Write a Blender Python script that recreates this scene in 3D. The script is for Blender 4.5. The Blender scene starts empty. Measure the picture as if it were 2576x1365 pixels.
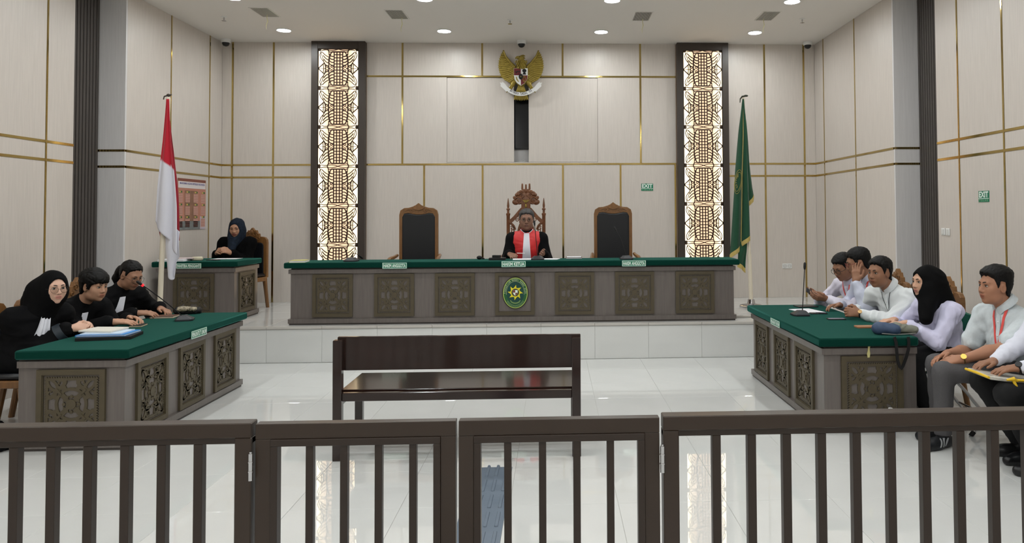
import bpy, bmesh, math, random
import numpy as np
from mathutils import Vector, Matrix

random.seed(7); np.random.seed(7)
scene = bpy.context.scene
COL = scene.collection
PI = math.pi

# ------------------------------------------------------------------ camera
cam_d = bpy.data.cameras.new('camera'); cam = bpy.data.objects.new('camera', cam_d); COL.objects.link(cam)
cam_d.sensor_width = 36.0; cam_d.lens = 1892.562/2576*36.0
cam_d.shift_x = (1288-1473.472)/2576; cam_d.shift_y = -(682.5-483.773)/2576
cam_d.clip_start = 0.05; cam_d.clip_end = 100
_r = Vector((0.99909811, -0.0421356, -0.00524911)); _u = Vector((0.00397784, -0.03019836, 0.99953601)); _f = Vector((0.04227457, 0.99865542, 0.03000352))
cam.matrix_world = Matrix(((_r.x,_u.x,-_f.x,0),(_r.y,_u.y,-_f.y,0),(_r.z,_u.z,-_f.z,1.6),(0,0,0,1)))
scene.camera = cam
# ------------------------------------------------------------------ world, exposure
w = bpy.data.worlds.new('world'); scene.world = w; w.use_nodes = True
w.node_tree.nodes['Background'].inputs[0].default_value = (1,1,1,1); w.node_tree.nodes['Background'].inputs[1].default_value = 0.05
scene.view_settings.view_transform = 'Standard'; scene.view_settings.look = 'None'
scene.view_settings.gamma = 1.0; scene.view_settings.use_curve_mapping = False
scene.view_settings.exposure = 0.0
LAMP_STRENGTH = 184.0          # downlight diffusers
COLUMN_STRENGTH = 6.0         # backlit carved columns

# ------------------------------------------------------------------ helpers
def s2l(c):
    return tuple((x/12.92 if x <= 0.04045 else ((x+0.055)/1.055)**2.4) for x in c)
def rgb(r, g, b): return s2l((r/255, g/255, b/255)) + (1,)

MATS = {}
def mat(name, col, rough=0.5, metal=0.0, spec=0.5, emit=0.0, bump=0.0, bscale=60, noise=0.0, nscale=8, stretch=None, coat=0.0, sheen=0.0, trans=0.0, attr=None, ior=1.45, bstretch=None, ecol=None):
    """procedural principled material: optional colour noise (stretched for grain) and bump"""
    if name in MATS: return MATS[name]
    m = bpy.data.materials.new(name); m.use_nodes = True; nt = m.node_tree; N = nt.nodes; L = nt.links
    b = N['Principled BSDF']
    b.inputs['Base Color'].default_value = col; b.inputs['Roughness'].default_value = rough; b.inputs['Metallic'].default_value = metal
    b.inputs['Specular IOR Level'].default_value = spec; b.inputs['IOR'].default_value = ior
    if coat: b.inputs['Coat Weight'].default_value = coat; b.inputs['Coat Roughness'].default_value = 0.08
    if sheen: b.inputs['Sheen Weight'].default_value = sheen
    if trans: b.inputs['Transmission Weight'].default_value = trans
    if emit:
        b.inputs['Emission Color'].default_value = ecol or col; b.inputs['Emission Strength'].default_value = emit
    src = None
    if attr:
        a = N.new('ShaderNodeAttribute'); a.attribute_name = attr; src = a.outputs['Color']
        L.new(src, b.inputs['Base Color'])
    if noise:
        tc = N.new('ShaderNodeTexCoord'); mp = N.new('ShaderNodeMapping'); mp.inputs['Scale'].default_value = stretch or (1,1,1)
        nz = N.new('ShaderNodeTexNoise'); nz.inputs['Scale'].default_value = nscale; nz.inputs['Detail'].default_value = 5
        L.new(tc.outputs['Object'], mp.inputs['Vector']); L.new(mp.outputs[0], nz.inputs['Vector'])
        rp = N.new('ShaderNodeMapRange'); rp.inputs[1].default_value = 0.3; rp.inputs[2].default_value = 0.7
        rp.inputs[3].default_value = 1-noise; rp.inputs[4].default_value = 1+noise
        L.new(nz.outputs['Fac'], rp.inputs[0])
        mx = N.new('ShaderNodeMix'); mx.data_type = 'RGBA'; mx.blend_type = 'MULTIPLY'; mx.inputs[0].default_value = 1
        mx.inputs[6].default_value = col
        if src: L.new(src, mx.inputs[6])
        L.new(rp.outputs[0], mx.inputs[7]); L.new(mx.outputs[2], b.inputs['Base Color'])
    if bump:
        tc = N.new('ShaderNodeTexCoord'); mp = N.new('ShaderNodeMapping'); mp.inputs['Scale'].default_value = bstretch or (1,1,1)
        nz = N.new('ShaderNodeTexNoise'); nz.inputs['Scale'].default_value = bscale; nz.inputs['Detail'].default_value = 4
        bp = N.new('ShaderNodeBump'); bp.inputs['Strength'].default_value = bump; bp.inputs['Distance'].default_value = 0.01
        L.new(tc.outputs['Object'], mp.inputs['Vector']); L.new(mp.outputs[0], nz.inputs['Vector'])
        L.new(nz.outputs['Fac'], bp.inputs['Height']); L.new(bp.outputs[0], b.inputs['Normal'])
    MATS[name] = m; return m

def tag(o, label=None, cat=None, group=None, kind=None):
    if label: o['label'] = label
    if cat: o['category'] = cat
    if group: o['group'] = group
    if kind: o['kind'] = kind
    return o
def link(o, parent=None):
    COL.objects.link(o)
    if parent is not None: o.parent = parent
    return o
def thing(name, label, cat, loc=(0,0,0), rotz=0.0, group=None):
    o = bpy.data.objects.new(name, None); o.location = loc; o.rotation_euler = (0,0,rotz); o.empty_display_size = 0.1
    link(o); return tag(o, label, cat, group)
def copy_tree(o, parent=None):
    c = o.copy(); link(c); c.parent = parent
    for ch in [x for x in COL.objects if x.parent == o and x is not c]: copy_tree(ch, c)
    return c

class MB:
    """collects shapes into one mesh"""
    def __init__(s): s.v = []; s.f = []; s.M = None
    def add(s, vs, fs):
        n = len(s.v)
        if s.M is not None: vs = [tuple(s.M @ Vector(p)) for p in vs]
        s.v += [tuple(p) for p in vs]; s.f += [tuple(i+n for i in f) for f in fs]; return s
    def box(s, x0, x1, y0, y1, z0, z1):
        if x0 > x1: x0, x1 = x1, x0
        if y0 > y1: y0, y1 = y1, y0
        if z0 > z1: z0, z1 = z1, z0
        return s.add([(x0,y0,z0),(x1,y0,z0),(x1,y1,z0),(x0,y1,z0),(x0,y0,z1),(x1,y0,z1),(x1,y1,z1),(x0,y1,z1)],
              [(0,3,2,1),(4,5,6,7),(0,1,5,4),(1,2,6,5),(2,3,7,6),(3,0,4,7)])
    def cbox(s, x0, x1, y0, y1, z0, z1, c=0.004):
        """box with chamfered edges"""
        vs = []; 
        for sx in (0,1):
            for sy in (0,1):
                for sz in (0,1):
                    X = (x0,x1)[sx]; Y = (y0,y1)[sy]; Z = (z0,z1)[sz]
                    dx = c*(1-2*sx); dy = c*(1-2*sy); dz = c*(1-2*sz)
                    vs += [(X,Y+dy,Z+dz),(X+dx,Y,Z+dz),(X+dx,Y+dy,Z)]
        bm = bmesh.new(); bv = [bm.verts.new(v) for v in vs]
        r = bmesh.ops.convex_hull(bm, input=bv)
        bmesh.ops.dissolve_limit(bm, angle_limit=0.01, verts=bm.verts[:], edges=bm.edges[:])
        bm.verts.index_update()
        a = [v.co[:] for v in bm.verts]; b = [[v.index for v in f.verts] for f in bm.faces]; bm.free()
        return s.add(a, b)
    def tube(s, pts, r, n=8, cap=True, flat=1.0, up=None):
        """swept tube; r scalar or list; flat squashes the second axis"""
        P = [Vector(p) for p in pts]; m = len(P); R = r if isinstance(r, (list, tuple)) else [r]*m
        vs = []; ref = Vector(up) if up else None
        for i in range(m):
            t = (P[min(i+1,m-1)]-P[max(i-1,0)]); t = t.normalized() if t.length > 1e-9 else Vector((0,0,1))
            if ref is None: ref = Vector((0,0,1)) if abs(t.z) < 0.9 else Vector((1,0,0))
            a = ref - t*ref.dot(t)
            if a.length < 1e-5: a = t.orthogonal()
            a.normalize(); b = t.cross(a); 
            if not up: ref = a
            for k in range(n):
                q = 2*PI*k/n; vs.append(tuple(P[i] + a*(math.cos(q)*R[i]) + b*(math.sin(q)*R[i]*flat)))
        fs = [(i*n+k, i*n+(k+1)%n, (i+1)*n+(k+1)%n, (i+1)*n+k) for i in range(m-1) for k in range(n)]
        if cap: fs += [tuple(range(n))[::-1], tuple((m-1)*n+k for k in range(n))]
        return s.add(vs, fs)
    def cyl(s, c, r, h, n=20, r2=None):
        return s.tube([c, (c[0],c[1],c[2]+h)], [r, r if r2 is None else r2], n)
    def lathe(s, prof, c=(0,0,0), n=16, axis='z'):
        """prof: list of (r, h) from bottom up"""
        vs = []
        for r, h in prof:
            for k in range(n):
                q = 2*PI*k/n; x, y = r*math.cos(q), r*math.sin(q)
                vs.append((c[0]+x, c[1]+y, c[2]+h) if axis == 'z' else ((c[0]+h, c[1]+x, c[2]+y) if axis == 'x' else (c[0]+y, c[1]+h, c[2]+x)))
        m = len(prof)
        fs = [(i*n+k, i*n+(k+1)%n, (i+1)*n+(k+1)%n, (i+1)*n+k) for i in range(m-1) for k in range(n)]
        fs += [tuple(range(n))[::-1], tuple((m-1)*n+k for k in range(n))]
        return s.add(vs, fs)
    def ball(s, c, r, n=12, m=8):
        rx, ry, rz = r if isinstance(r, (list, tuple)) else (r,r,r)
        vs = [(c[0], c[1], c[2]-rz)]; fs = []
        for j in range(1, m):
            q = -PI/2 + PI*j/m
            for k in range(n):
                a = 2*PI*k/n; vs.append((c[0]+rx*math.cos(q)*math.cos(a), c[1]+ry*math.cos(q)*math.sin(a), c[2]+rz*math.sin(q)))
        vs.append((c[0], c[1], c[2]+rz))
        for k in range(n): fs.append((0, 1+(k+1)%n, 1+k))
        for j in range(m-2):
            for k in range(n): fs.append((1+j*n+k, 1+j*n+(k+1)%n, 1+(j+1)*n+(k+1)%n, 1+(j+1)*n+k))
        e = len(vs)-1
        for k in range(n): fs.append((1+(m-2)*n+k, 1+(m-2)*n+(k+1)%n, e))
        return s.add(vs, fs)
    def prism(s, out, d0, d1, plane='xz'):
        """extrude a 2D outline (u,v); plane xz: u=x v=z depth=y, yz: u=y v=z depth=x, xy: depth=z"""
        n = len(out)
        def P(u, v, d): return (u,d,v) if plane == 'xz' else ((d,u,v) if plane == 'yz' else (u,v,d))
        vs = [P(u,v,d0) for u,v in out] + [P(u,v,d1) for u,v in out]
        fs = [tuple(range(n)), tuple(range(n,2*n))[::-1]] + [(i, i+n, (i+1)%n+n, (i+1)%n) for i in range(n)]
        return s.add(vs, fs)
    def stroke(s, pts, wd, d0, d1, plane='xz'):
        """flat ribbon of width wd (scalar or list) along a 2D polyline, extruded from d0 to d1"""
        n = len(pts); W = wd if isinstance(wd, (list, tuple)) else [wd]*n
        l = []; r = []
        for i in range(n):
            a = pts[max(i-1,0)]; b = pts[min(i+1,n-1)]; tx, ty = b[0]-a[0], b[1]-a[1]; L = math.hypot(tx,ty) or 1
            nx, ny = -ty/L*W[i]/2, tx/L*W[i]/2
            l.append((pts[i][0]+nx, pts[i][1]+ny)); r.append((pts[i][0]-nx, pts[i][1]-ny))
        def P(p, d): return (p[0],d,p[1]) if plane == 'xz' else ((d,p[0],p[1]) if plane == 'yz' else (p[0],p[1],d))
        vs = [P(p,d0) for p in l]+[P(p,d0) for p in r]+[P(p,d1) for p in l]+[P(p,d1) for p in r]
        fs = []
        for i in range(n-1):
            fs += [(i,i+1,n+i+1,n+i), (2*n+i,3*n+i,3*n+i+1,2*n+i+1), (i,2*n+i,2*n+i+1,i+1), (n+i,n+i+1,3*n+i+1,3*n+i)]
        fs += [(0,n,3*n,2*n), (n-1,3*n-1,4*n-1,2*n-1)]
        return s.add(vs, fs)
    def ring(s, cx, cz, rx, rz, wd, d0, d1, n=40, plane='xz', a0=0, a1=2*PI):
        return s.stroke([(cx+rx*math.cos(a0+(a1-a0)*k/n), cz+rz*math.sin(a0+(a1-a0)*k/n)) for k in range(n+1)], wd, d0, d1, plane)
    def rectring(s, x0, x1, z0, z1, wd, d0, d1, plane='xz'):
        def bx(a,b,c,d):
            s.prism([(a,c),(b,c),(b,d),(a,d)], d0, d1, plane)
        bx(x0,x1,z0,z0+wd); bx(x0,x1,z1-wd,z1); bx(x0,x0+wd,z0+wd,z1-wd); bx(x1-wd,x1,z0+wd,z1-wd); return s
    def mesh(s, name, m, smooth=False, fix=True):
        me = bpy.data.meshes.new(name); me.from_pydata(s.v, [], s.f)
        if fix:
            bm = bmesh.new(); bm.from_mesh(me); bmesh.ops.recalc_face_normals(bm, faces=bm.faces[:]); bm.to_mesh(me); bm.free()
        if m is not None: me.materials.append(m)
        if smooth:
            me.polygons.foreach_set('use_smooth', [True]*len(me.polygons))
            if smooth != 'all' : me.set_sharp_from_angle(angle=math.radians(40))
        me.update(); return me
    def build(s, name, m, parent=None, smooth=False, loc=None, bevel=0, label=None, fix=True):
        o = bpy.data.objects.new(name, s.mesh(name, m, smooth, fix)); link(o, parent)
        if loc is not None: o.location = loc
        if label: o['label'] = label
        if bevel:
            b = o.modifiers.new('bevel', 'BEVEL'); b.width = bevel; b.segments = 2; b.limit_method = 'ANGLE'; b.angle_limit = math.radians(40)
        return o

def put(me, name, parent=None, loc=(0,0,0), rot=(0,0,0), scale=(1,1,1)):
    """another object sharing mesh data"""
    o = bpy.data.objects.new(name, me); o.location = loc; o.rotation_euler = rot; o.scale = scale; return link(o, parent)
def struct(o): o['kind'] = 'structure'; return o

def text_polys(txt, bold=0.0):
    """vertices/faces of flat lettering from the built-in font, height of capitals = 1, x from 0"""
    cu = bpy.data.curves.new('lettering', 'FONT'); cu.body = txt; cu.size = 1; cu.fill_mode = 'FRONT'; cu.offset = bold; cu.resolution_u = 3
    o = bpy.data.objects.new('lettering', cu); COL.objects.link(o); dg = bpy.context.evaluated_depsgraph_get()
    me = bpy.data.meshes.new_from_object(o.evaluated_get(dg))
    v = np.array([x.co[:] for x in me.vertices]); f = [tuple(p.vertices) for p in me.polygons]
    bpy.data.objects.remove(o); bpy.data.curves.remove(cu); bpy.data.meshes.remove(me)
    if len(v): v[:,0] -= v[:,0].min(); v[:,1] /= 0.69
    return v, f
def text_into(mb, txt, u0, u1, v0, v1, d, plane='xz', flip=1, bold=0.02):
    """lettering fitted into a rectangle; flip=-1 mirrors u for faces seen from the other side"""
    v, f = text_polys(txt, bold); W = v[:,0].max(); H0, H1 = v[:,1].min(), v[:,1].max()
    vs = []
    for x, y, _ in v:
        u = u0+(u1-u0)*x/W; q = v0+(v1-v0)*(y-H0)/(H1-H0)
        vs.append((u,d,q) if plane == 'xz' else (d,u,q))
    mb.add(vs, f)
def arc_text(mb, txt, cx, cz, rx, rz, a0, a1, h, d, wf=0.8, inward=False):
    n = len(txt)
    for i, ch in enumerate(txt):
        if ch == ' ': continue
        a = a0+(a1-a0)*(i+0.5)/n; px, pz = cx+rx*math.cos(a), cz+rz*math.sin(a)
        tx, tz = -rx*math.sin(a), rz*math.cos(a)
        if a1 < a0: tx, tz = -tx, -tz
        L = math.hypot(tx,tz); tx, tz = tx/L, tz/L; nx, nz = -tz, tx
        v, f = text_polys(ch, 0.02); W = v[:,0].max()
        mb.add([(px+tx*(x-W/2)*h*wf+nx*(y-0.35)*h, d, pz+tz*(x-W/2)*h*wf+nz*(y-0.35)*h) for x,y,_ in v], f)

# ------------------------------------------------------------------ materials
M_wall = mat('beige_wall_laminate', rgb(206,198,190), 0.38, noise=0.045, nscale=5, stretch=(14,14,0.7), bump=0.04, bscale=6, bstretch=(30,30,1))
M_grey = mat('grey_wall_laminate', rgb(214,212,212), 0.45, noise=0.04, nscale=5, stretch=(14,14,0.7))
M_gold = mat('polished_gold_strip', rgb(186,164,104), 0.10, 1.0)
M_slat = mat('dark_brown_slat', rgb(72,66,62), 0.45, noise=0.08, nscale=6, stretch=(10,10,0.5))
M_slatback = mat('slat_backing_black', rgb(24,22,21), 0.7)
M_ceil = mat('ceiling_paint', rgb(228,224,218), 0.8)
M_floor = mat('polished_floor_tile', rgb(216,217,215), 0.022, spec=0.5, ior=1.75, noise=0.02, nscale=3)
M_grout = mat('floor_grout', rgb(188,185,180), 0.5)
M_desk = mat('taupe_wood_laminate', rgb(106,99,95), 0.30, noise=0.10, nscale=6, stretch=(9,9,0.6))
M_desk_dark = mat('taupe_recess', rgb(70,64,60), 0.5)
M_carve = mat('carved_olive_brown', rgb(80,71,53), 0.5, noise=0.06, nscale=20)
M_green = mat('green_baize', rgb(5,52,43), 0.9, sheen=0.55, bump=0.15, bscale=400, spec=0.1)
_g = M_green.node_tree.nodes['Principled BSDF']; _g.inputs['Sheen Tint'].default_value = (0.10,0.42,0.36,1); _g.inputs['Sheen Roughness'].default_value = 0.35
M_sign = mat('sign_green', rgb(22,120,88), 0.35)
M_white = mat('sign_white', rgb(226,240,232), 0.45)
M_column = mat('column_frame_brown', rgb(62,54,48), 0.38, noise=0.06, nscale=6, stretch=(10,10,0.6))
M_lattice = mat('lattice_brown', rgb(66,48,34), 0.6)
M_fence = mat('fence_brown_metal', rgb(54,42,33), 0.34, spec=0.5)
M_fence2 = mat('fence_brown_inner', rgb(48,37,30), 0.40)
M_bench = mat('dark_mahogany', rgb(36,19,14), 0.16, spec=0.5, noise=0.25, nscale=5, stretch=(0.6,9,9), coat=0.4)
M_chairwood = mat('carved_teak', rgb(122,84,46), 0.35, noise=0.18, nscale=9, stretch=(4,4,1), coat=0.2)
M_throne = mat('throne_teak', rgb(112,70,42), 0.35, noise=0.2, nscale=14, coat=0.25)
M_leather = mat('black_leather', rgb(22,23,27), 0.36, bump=0.08, bscale=180)
M_chrome = mat('chrome', rgb(200,200,202), 0.15, 1.0)
M_black = mat('black_plastic', rgb(20,20,22), 0.35)
M_blackm = mat('black_matte', rgb(14,14,15), 0.6)
M_paper = mat('white_paper', rgb(236,236,240), 0.7)
M_cream = mat('cream_pole', rgb(226,216,196), 0.4)
M_whitep = mat('white_plastic', rgb(228,228,226), 0.35)
M_gilt = mat('gilt_emblem', rgb(150,130,54), 0.36, 0.35, noise=0.15, nscale=30)
# ================================================================== ROOM
YB, XL, XR, ZC = 10.80, -4.681, 3.817, 4.075
XLN, XRN = -4.846, 4.013           # near side walls
YLN, YRN = 7.79, 7.70              # where they end, at the slatted niches
YGL, YGR = 8.40, 8.25              # grey returns
ZB1, ZB2, ZU, ZL = 2.3305, 2.1548, 3.595, 2.333
ZD, YD = 0.396, 8.4147             # dais
YBACK = -4.0
GS = 0.024                         # gold strip width

# ---- floor
mb = MB(); mb.box(-5.6, 4.7, YBACK-0.2, 2.2, -0.05, 0.0); mb.box(-5.6, 4.7, 2.2, YD+0.2, -0.05, -0.004)
floor = struct(mb.build('floor', M_floor)); 
gm = MB(); gm.box(-5.4, 4.5, 2.2, YD, -0.0042, -0.003); gm.build('grout_bed', M_grout, floor)
TS = 0.6
tmb = MB(); g = 0.0009; tmb.cbox(g, TS-g, g, TS-g, -0.0035, 0.0, 0.0012); tile_me = tmb.mesh('floor_tile', M_floor)
y = YD-TS
while y > 2.1:
    x = -5.05
    while x < 4.05:
        put(tile_me, 'floor_tile', floor, (x, y, 0)); x += TS
    y -= TS
# ---- raised dais with tiled top and riser
mb = MB(); mb.box(-5.0, 4.3, YD+0.012, YB+0.1, -0.01, ZD-0.004)
dais = struct(mb.build('floor_dais', M_grout))
x = -4.95
rmb = MB(); rmb.cbox(g, TS-g, 0, 0.012, 0.002, ZD-0.034, 0.0012); riser_me = rmb.mesh('riser_tile', M_floor)
nmb = MB(); nmb.cbox(g, TS-g, -0.012, 0.05, ZD-0.03, ZD, 0.004); nose_me = nmb.mesh('nosing', mat('dais_nosing', rgb(190,186,180), 0.2))
while x < 4.05:
    put(riser_me, 'riser_tile', dais, (x, YD, 0)); put(nose_me, 'nosing', dais, (x, YD, 0))
    for k in range(4):
        y0 = YD+0.0505+k*TS
        put(tile_me, 'floor_tile', dais, (x, y0, ZD))
    x += TS
# ---- ceiling
mb = MB(); mb.box(-5.6, 4.7, YBACK-0.2, YB+0.1, ZC, ZC+0.1)
ceiling = struct(mb.build('ceiling', M_ceil))

# ---- panelled walls: a dark core, one board per field, gold strips between
def strip_x(parent, x0, x1, z, y): MB().box(x0, x1, y-0.004, y+0.012, z-GS/2, z+GS/2).build('gold_strip', M_gold, parent)
def strip_v(parent, x, z0, z1, y): MB().box(x-GS/2, x+GS/2, y-0.004, y+0.012, z0, z1).build('gold_strip', M_gold, parent)
def fields(parent, cuts, z0, z1, y, axis='x', s=1, m=None):
    """boards between vertical strips; axis x = wall facing -y at y; axis y = side wall at x=y, facing s"""
    for a, b in zip(cuts[:-1], cuts[1:]):
        mb = MB(); h = GS/2
        if axis == 'x': mb.cbox(a+h, b-h, y, y+0.03, z0, z1, 0.002)
        else: mb.cbox(y if s > 0 else y-0.03, y+0.03 if s > 0 else y, a+h, b-h, z0, z1, 0.002)
        mb.build('wall_panel', m or M_wall, parent)
mb = MB(); mb.box(XL-0.2, -1.527, YB+0.03, YB+0.2, 0, ZC); mb.box(0.636, XR+0.2, YB+0.03, YB+0.2, 0, ZC)
mb.box(-1.527, 0.636, YB+0.03, YB+0.2, 0, 2.36); mb.box(-1.527, 0.636, YB+0.03, YB+0.2, 3.58, ZC)
wb = struct(mb.build('wall_back', M_wall))
h = GS/2
zlev = [(ZD, ZB2-h), (ZB2+h, ZB1-h), (ZB1+h, ZC)]
for c in ([XL-h, -4.537, -3.967, -3.40+h], [2.50-h, 3.074, 3.654, XR+h]):
    for z0, z1 in zlev: fields(wb, c, z0, z1, YB)
    for xx in c[1:-1]: strip_v(wb, xx, ZD, ZC, YB)
    for z in (ZB1, ZB2): strip_x(wb, c[0]+h, c[-1]-h, z, YB+0.0005)
CL, CR = -2.66, 1.77
top = [CL-h, -2.156, -1.022, 0.133, 1.257, CR+h]; low = [CL-h, -1.847, -1.018, 0.131, 0.961, 1.755, CR+0.05]
fields(wb, top, ZU+h, ZC, YB); fields(wb, low[:-1], ZD, ZL-h, YB)
fields(wb, [CL-h, -2.156, -1.527+h], ZL+h, ZU-h, YB); fields(wb, [0.636-h, 1.257, CR+h], ZL+h, ZU-h, YB)
MB().box(-1.527, 0.636, YB, YB+0.03, ZL+h, 2.36).build('wall_panel', M_wall, wb)
for xx in top[1:-1]: strip_v(wb, xx, ZU+h, ZC, YB)
for xx in (-2.156, 1.257): strip_v(wb, xx, ZL+h, ZU-h, YB)
for xx in low[1:-1]: strip_v(wb, xx, ZD, ZL-h, YB)
strip_x(wb, CL, CR, ZU, YB+0.0005); strip_x(wb, CL, CR, ZL, YB+0.0005)
# recess with two sliding doors and a television behind
mb = MB(); mb.box(-1.56, 0.67, YB+0.2, YB+0.22, 2.3, 3.65); mb.box(-1.527, 0.636, YB+0.1, YB+0.2, 2.34, 2.362); mb.box(-1.56,-1.527,YB+0.1,YB+0.22,2.3,3.65); mb.box(0.636,0.67,YB+0.1,YB+0.22,2.3,3.65)
mb.build('recess', M_grey, wb)
for i, (a, b, side) in enumerate(((-1.525, -0.568, 'left of the black television'), (-0.358, 0.634, 'right of the black television'))):
    d = MB().cbox(a, b, YB+0.008, YB+0.034, 2.364, 3.576, 0.002).build('sliding_panel', M_wall)
    tag(d, 'beige sliding wall panel, '+side, 'panel', 'sliding panels before the television')
tv = thing('television', 'black television screen in the slot between sliding panels', 'television', (-0.46, YB+0.16, 2.56))
MB().cbox(-0.62, 0.62, 0.0, 0.035, 0.0, 0.86, 0.006).build('casing', M_black, tv)
MB().box(-0.605, 0.605, -0.002, 0.001, 0.018, 0.845).build('screen', mat('screen_glass', rgb(16,20,26), 0.12), tv)
cb = MB()
for k in range(3):
    cb.tube([(-0.55+0.03*k,YB+0.15,2.372),(-0.52+0.04*k,YB+0.14,2.385+0.012*k),(-0.47+0.035*k,YB+0.145,2.375),(-0.43+0.02*k,YB+0.15,2.39)], 0.005, 6)
tag(cb.build('cable', M_whitep, None, True), 'white cables bunched in the slot below the television', 'cable')

# ---- side walls beyond the niches
def side_wall(name, X, s, y0, y1, cuts, core):
    o = struct(MB().box(X-s*0.03, X-s*0.2, y0+0.031, y1, 0, ZC).build(name, core))
    cc = [y0-h]+cuts+[y1+h]
    for z0, z1 in [(0.0, ZB2-h), (ZB2+h, ZB1-h), (ZB1+h, ZC)]:
        fields(o, cc, z0, z1, X, 'y', -s)
    for yy in cuts:
        MB().box(X+s*0.004, X-s*0.012, yy-h*0.8, yy+h*0.8, 0, ZC).build('gold_strip', M_gold, o)
    for z in (ZB1, ZB2):
        MB().box(X+s*0.0035, X-s*0.012, y0, y1, z-h, z+h).build('gold_strip', M_gold, o)
    return o
wl = side_wall('wall_left', XL, 1, YGL+0.031, YB, [9.381, 10.415], M_wall)
wr = side_wall('wall_right', XR, -1, YGR+0.031, YB, [9.342, 10.44], M_wall)
wln = side_wall('wall_left_front', XLN, 1, YBACK, YLN, [-2.2,-0.9,0.4,1.7,3.0,4.2,5.0,5.8,6.6,7.382], M_wall)
wrn = side_wall('wall_right_front', XRN, -1, YBACK, YRN, [-2.2,-0.9,0.4,1.7,3.0,4.2,5.07,5.8,6.53,7.275], M_wall)
# ---- slatted niches with grey returns
for nm, X, s, y0, y1, xf in (('wall_left_niche', -4.985, 1, YLN, YGL, XL), ('wall_right_niche', 4.03+0.09, -1, YRN, YGR, XR)):
    o = struct(MB().box(X-s*0.03, X-s*0.15, y0-0.25, y1+0.1, 0, ZC).build(nm, M_slatback))
    MB().box(X, X-s*0.03, y0-0.25, y1, 0, ZC).build('slat_backing', M_slatback, o)
    n = 12; p = (y1-y0+0.06)/n
    sm = MB().cbox(min(0, s*0.03), max(0, s*0.03), 0, p*0.72, 0, ZC, 0.003).mesh('slat', M_slat)
    for k in range(n): put(sm, 'slat', o, (X, y0-0.06+k*p, 0))
    g2 = struct(MB().box(min(X-s*0.15, xf-s*0.03), max(X-s*0.15, xf-s*0.03), y1+0.03, y1+0.16, 0, ZC).build(nm+'_return', M_grey))
    for z0, z1 in [(0.0, ZB2-h), (ZB2+h, ZB1-h), (ZB1+h, ZC)]:
        MB().box(min(X,xf), max(X,xf), y1, y1+0.03, z0, z1).build('wall_panel', M_grey, g2)
    for z in (ZB1, ZB2):
        MB().box(min(X,xf), max(X,xf), y1-0.004, y1+0.012, z-h, z+h).build('gold_strip', M_gold, g2)
struct(MB().box(-5.6, 4.7, YBACK-0.2, YBACK, 0, ZC).build('wall_rear', M_wall))

# ================================================================== CEILING FITTINGS
M_diff = mat('downlight_diffuser', (1,1,1,1), 0.4, emit=LAMP_STRENGTH, ecol=(0.965,1.0,1.0,1))
ring_me = MB().lathe([(0.098,-0.001),(0.098,-0.008),(0.088,-0.012),(0.082,-0.006),(0.082,-0.001)], n=28).mesh('trim_ring', M_whitep, True)
dif_me = MB().lathe([(0.0805,-0.003),(0.0805,-0.006)], n=20).mesh('diffuser', M_diff)
names_r = ['farthest row', 'row 2 from the back wall']
lx = [(-3.57,-3.61), (-1.46,-1.465), (0.646,0.68), (2.744,2.78)]
ln = ['leftmost', 'second from left', 'third from left', 'rightmost']
rows = [10.07, 8.58, 7.08, 5.58, 4.08, 2.58, 1.08, -0.42, -1.92, -3.3]
for j, yy in enumerate(rows):
    for i in range(4):
        r = ['row nearest the back wall','second row from the back','third row from the back','fourth row from the back','fifth row from the back','sixth row from the back','seventh row from the back','eighth row from the back','ninth row from the back','row over the entrance'][j]
        t = thing('downlight', 'round white ceiling downlight, %s of the %s' % (ln[i], r), 'downlight', (lx[i][min(j,1)], yy, ZC), 0, 'ceiling downlights')
        put(ring_me, 'trim_ring', t); put(dif_me, 'diffuser', t)
# air vents
M_vent = mat('vent_grey', rgb(186,182,174), 0.5)
vf = MB(); vf.rectring(-0.115, 0.115, -0.215, 0.215, 0.014, -0.006, 0.0, 'xy'); vent_frame = vf.mesh('vent_frame', M_ceil)
vb = MB().box(-0.1,0.1,-0.2,0.2,-0.0012,-0.0002).mesh('vent_backing', mat('vent_shadow', rgb(60,56,50), 0.8))
vs_ = MB(); vs_.box(-0.0045,0.0045,-0.2,0.2,-0.007,-0.001); vslat = vs_.mesh('vent_slat', M_vent)
M_rib = mat('yellow_ribbon', rgb(216,210,160), 0.6)
for i, (vx, vy, lb) in enumerate(((-3.49,9.20,'near the left flag, leftmost of four'), (-1.92,9.26,'second from left of four'), (1.11,9.28,'third from left of four'), (2.68,9.23,'near the green flag, rightmost of four'))):
    t = thing('ceiling_vent', 'grey slotted air vent in the ceiling, '+lb, 'vent', (vx,vy,ZC), 0, 'ceiling air vents')
    put(vent_frame, 'vent_frame', t); put(vb, 'vent_backing', t)
    for k in range(11): put(vslat, 'vent_slat', t, (-0.09+0.018*k, 0, 0))
    rx = (0.0, 0.04, 0.02, -0.02)[i]; ry = (0.08,0.12,0.1,0.1)[i]
    rb = MB(); rb.stroke([(rx,-0.004),(rx-0.005,-0.04),(rx+0.004,-0.09),(rx-0.012,-0.14),(rx-0.01,-0.19)], [0.006,0.007,0.010,0.007,0.002], ry, ry+0.0015)
    ro = rb.build('ribbon', M_rib, None, loc=(vx,vy,ZC)); tag(ro, 'thin yellow ribbon hanging from the ceiling vent '+lb.split(',')[-1].strip(), 'ribbon', 'vent ribbons')
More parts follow.
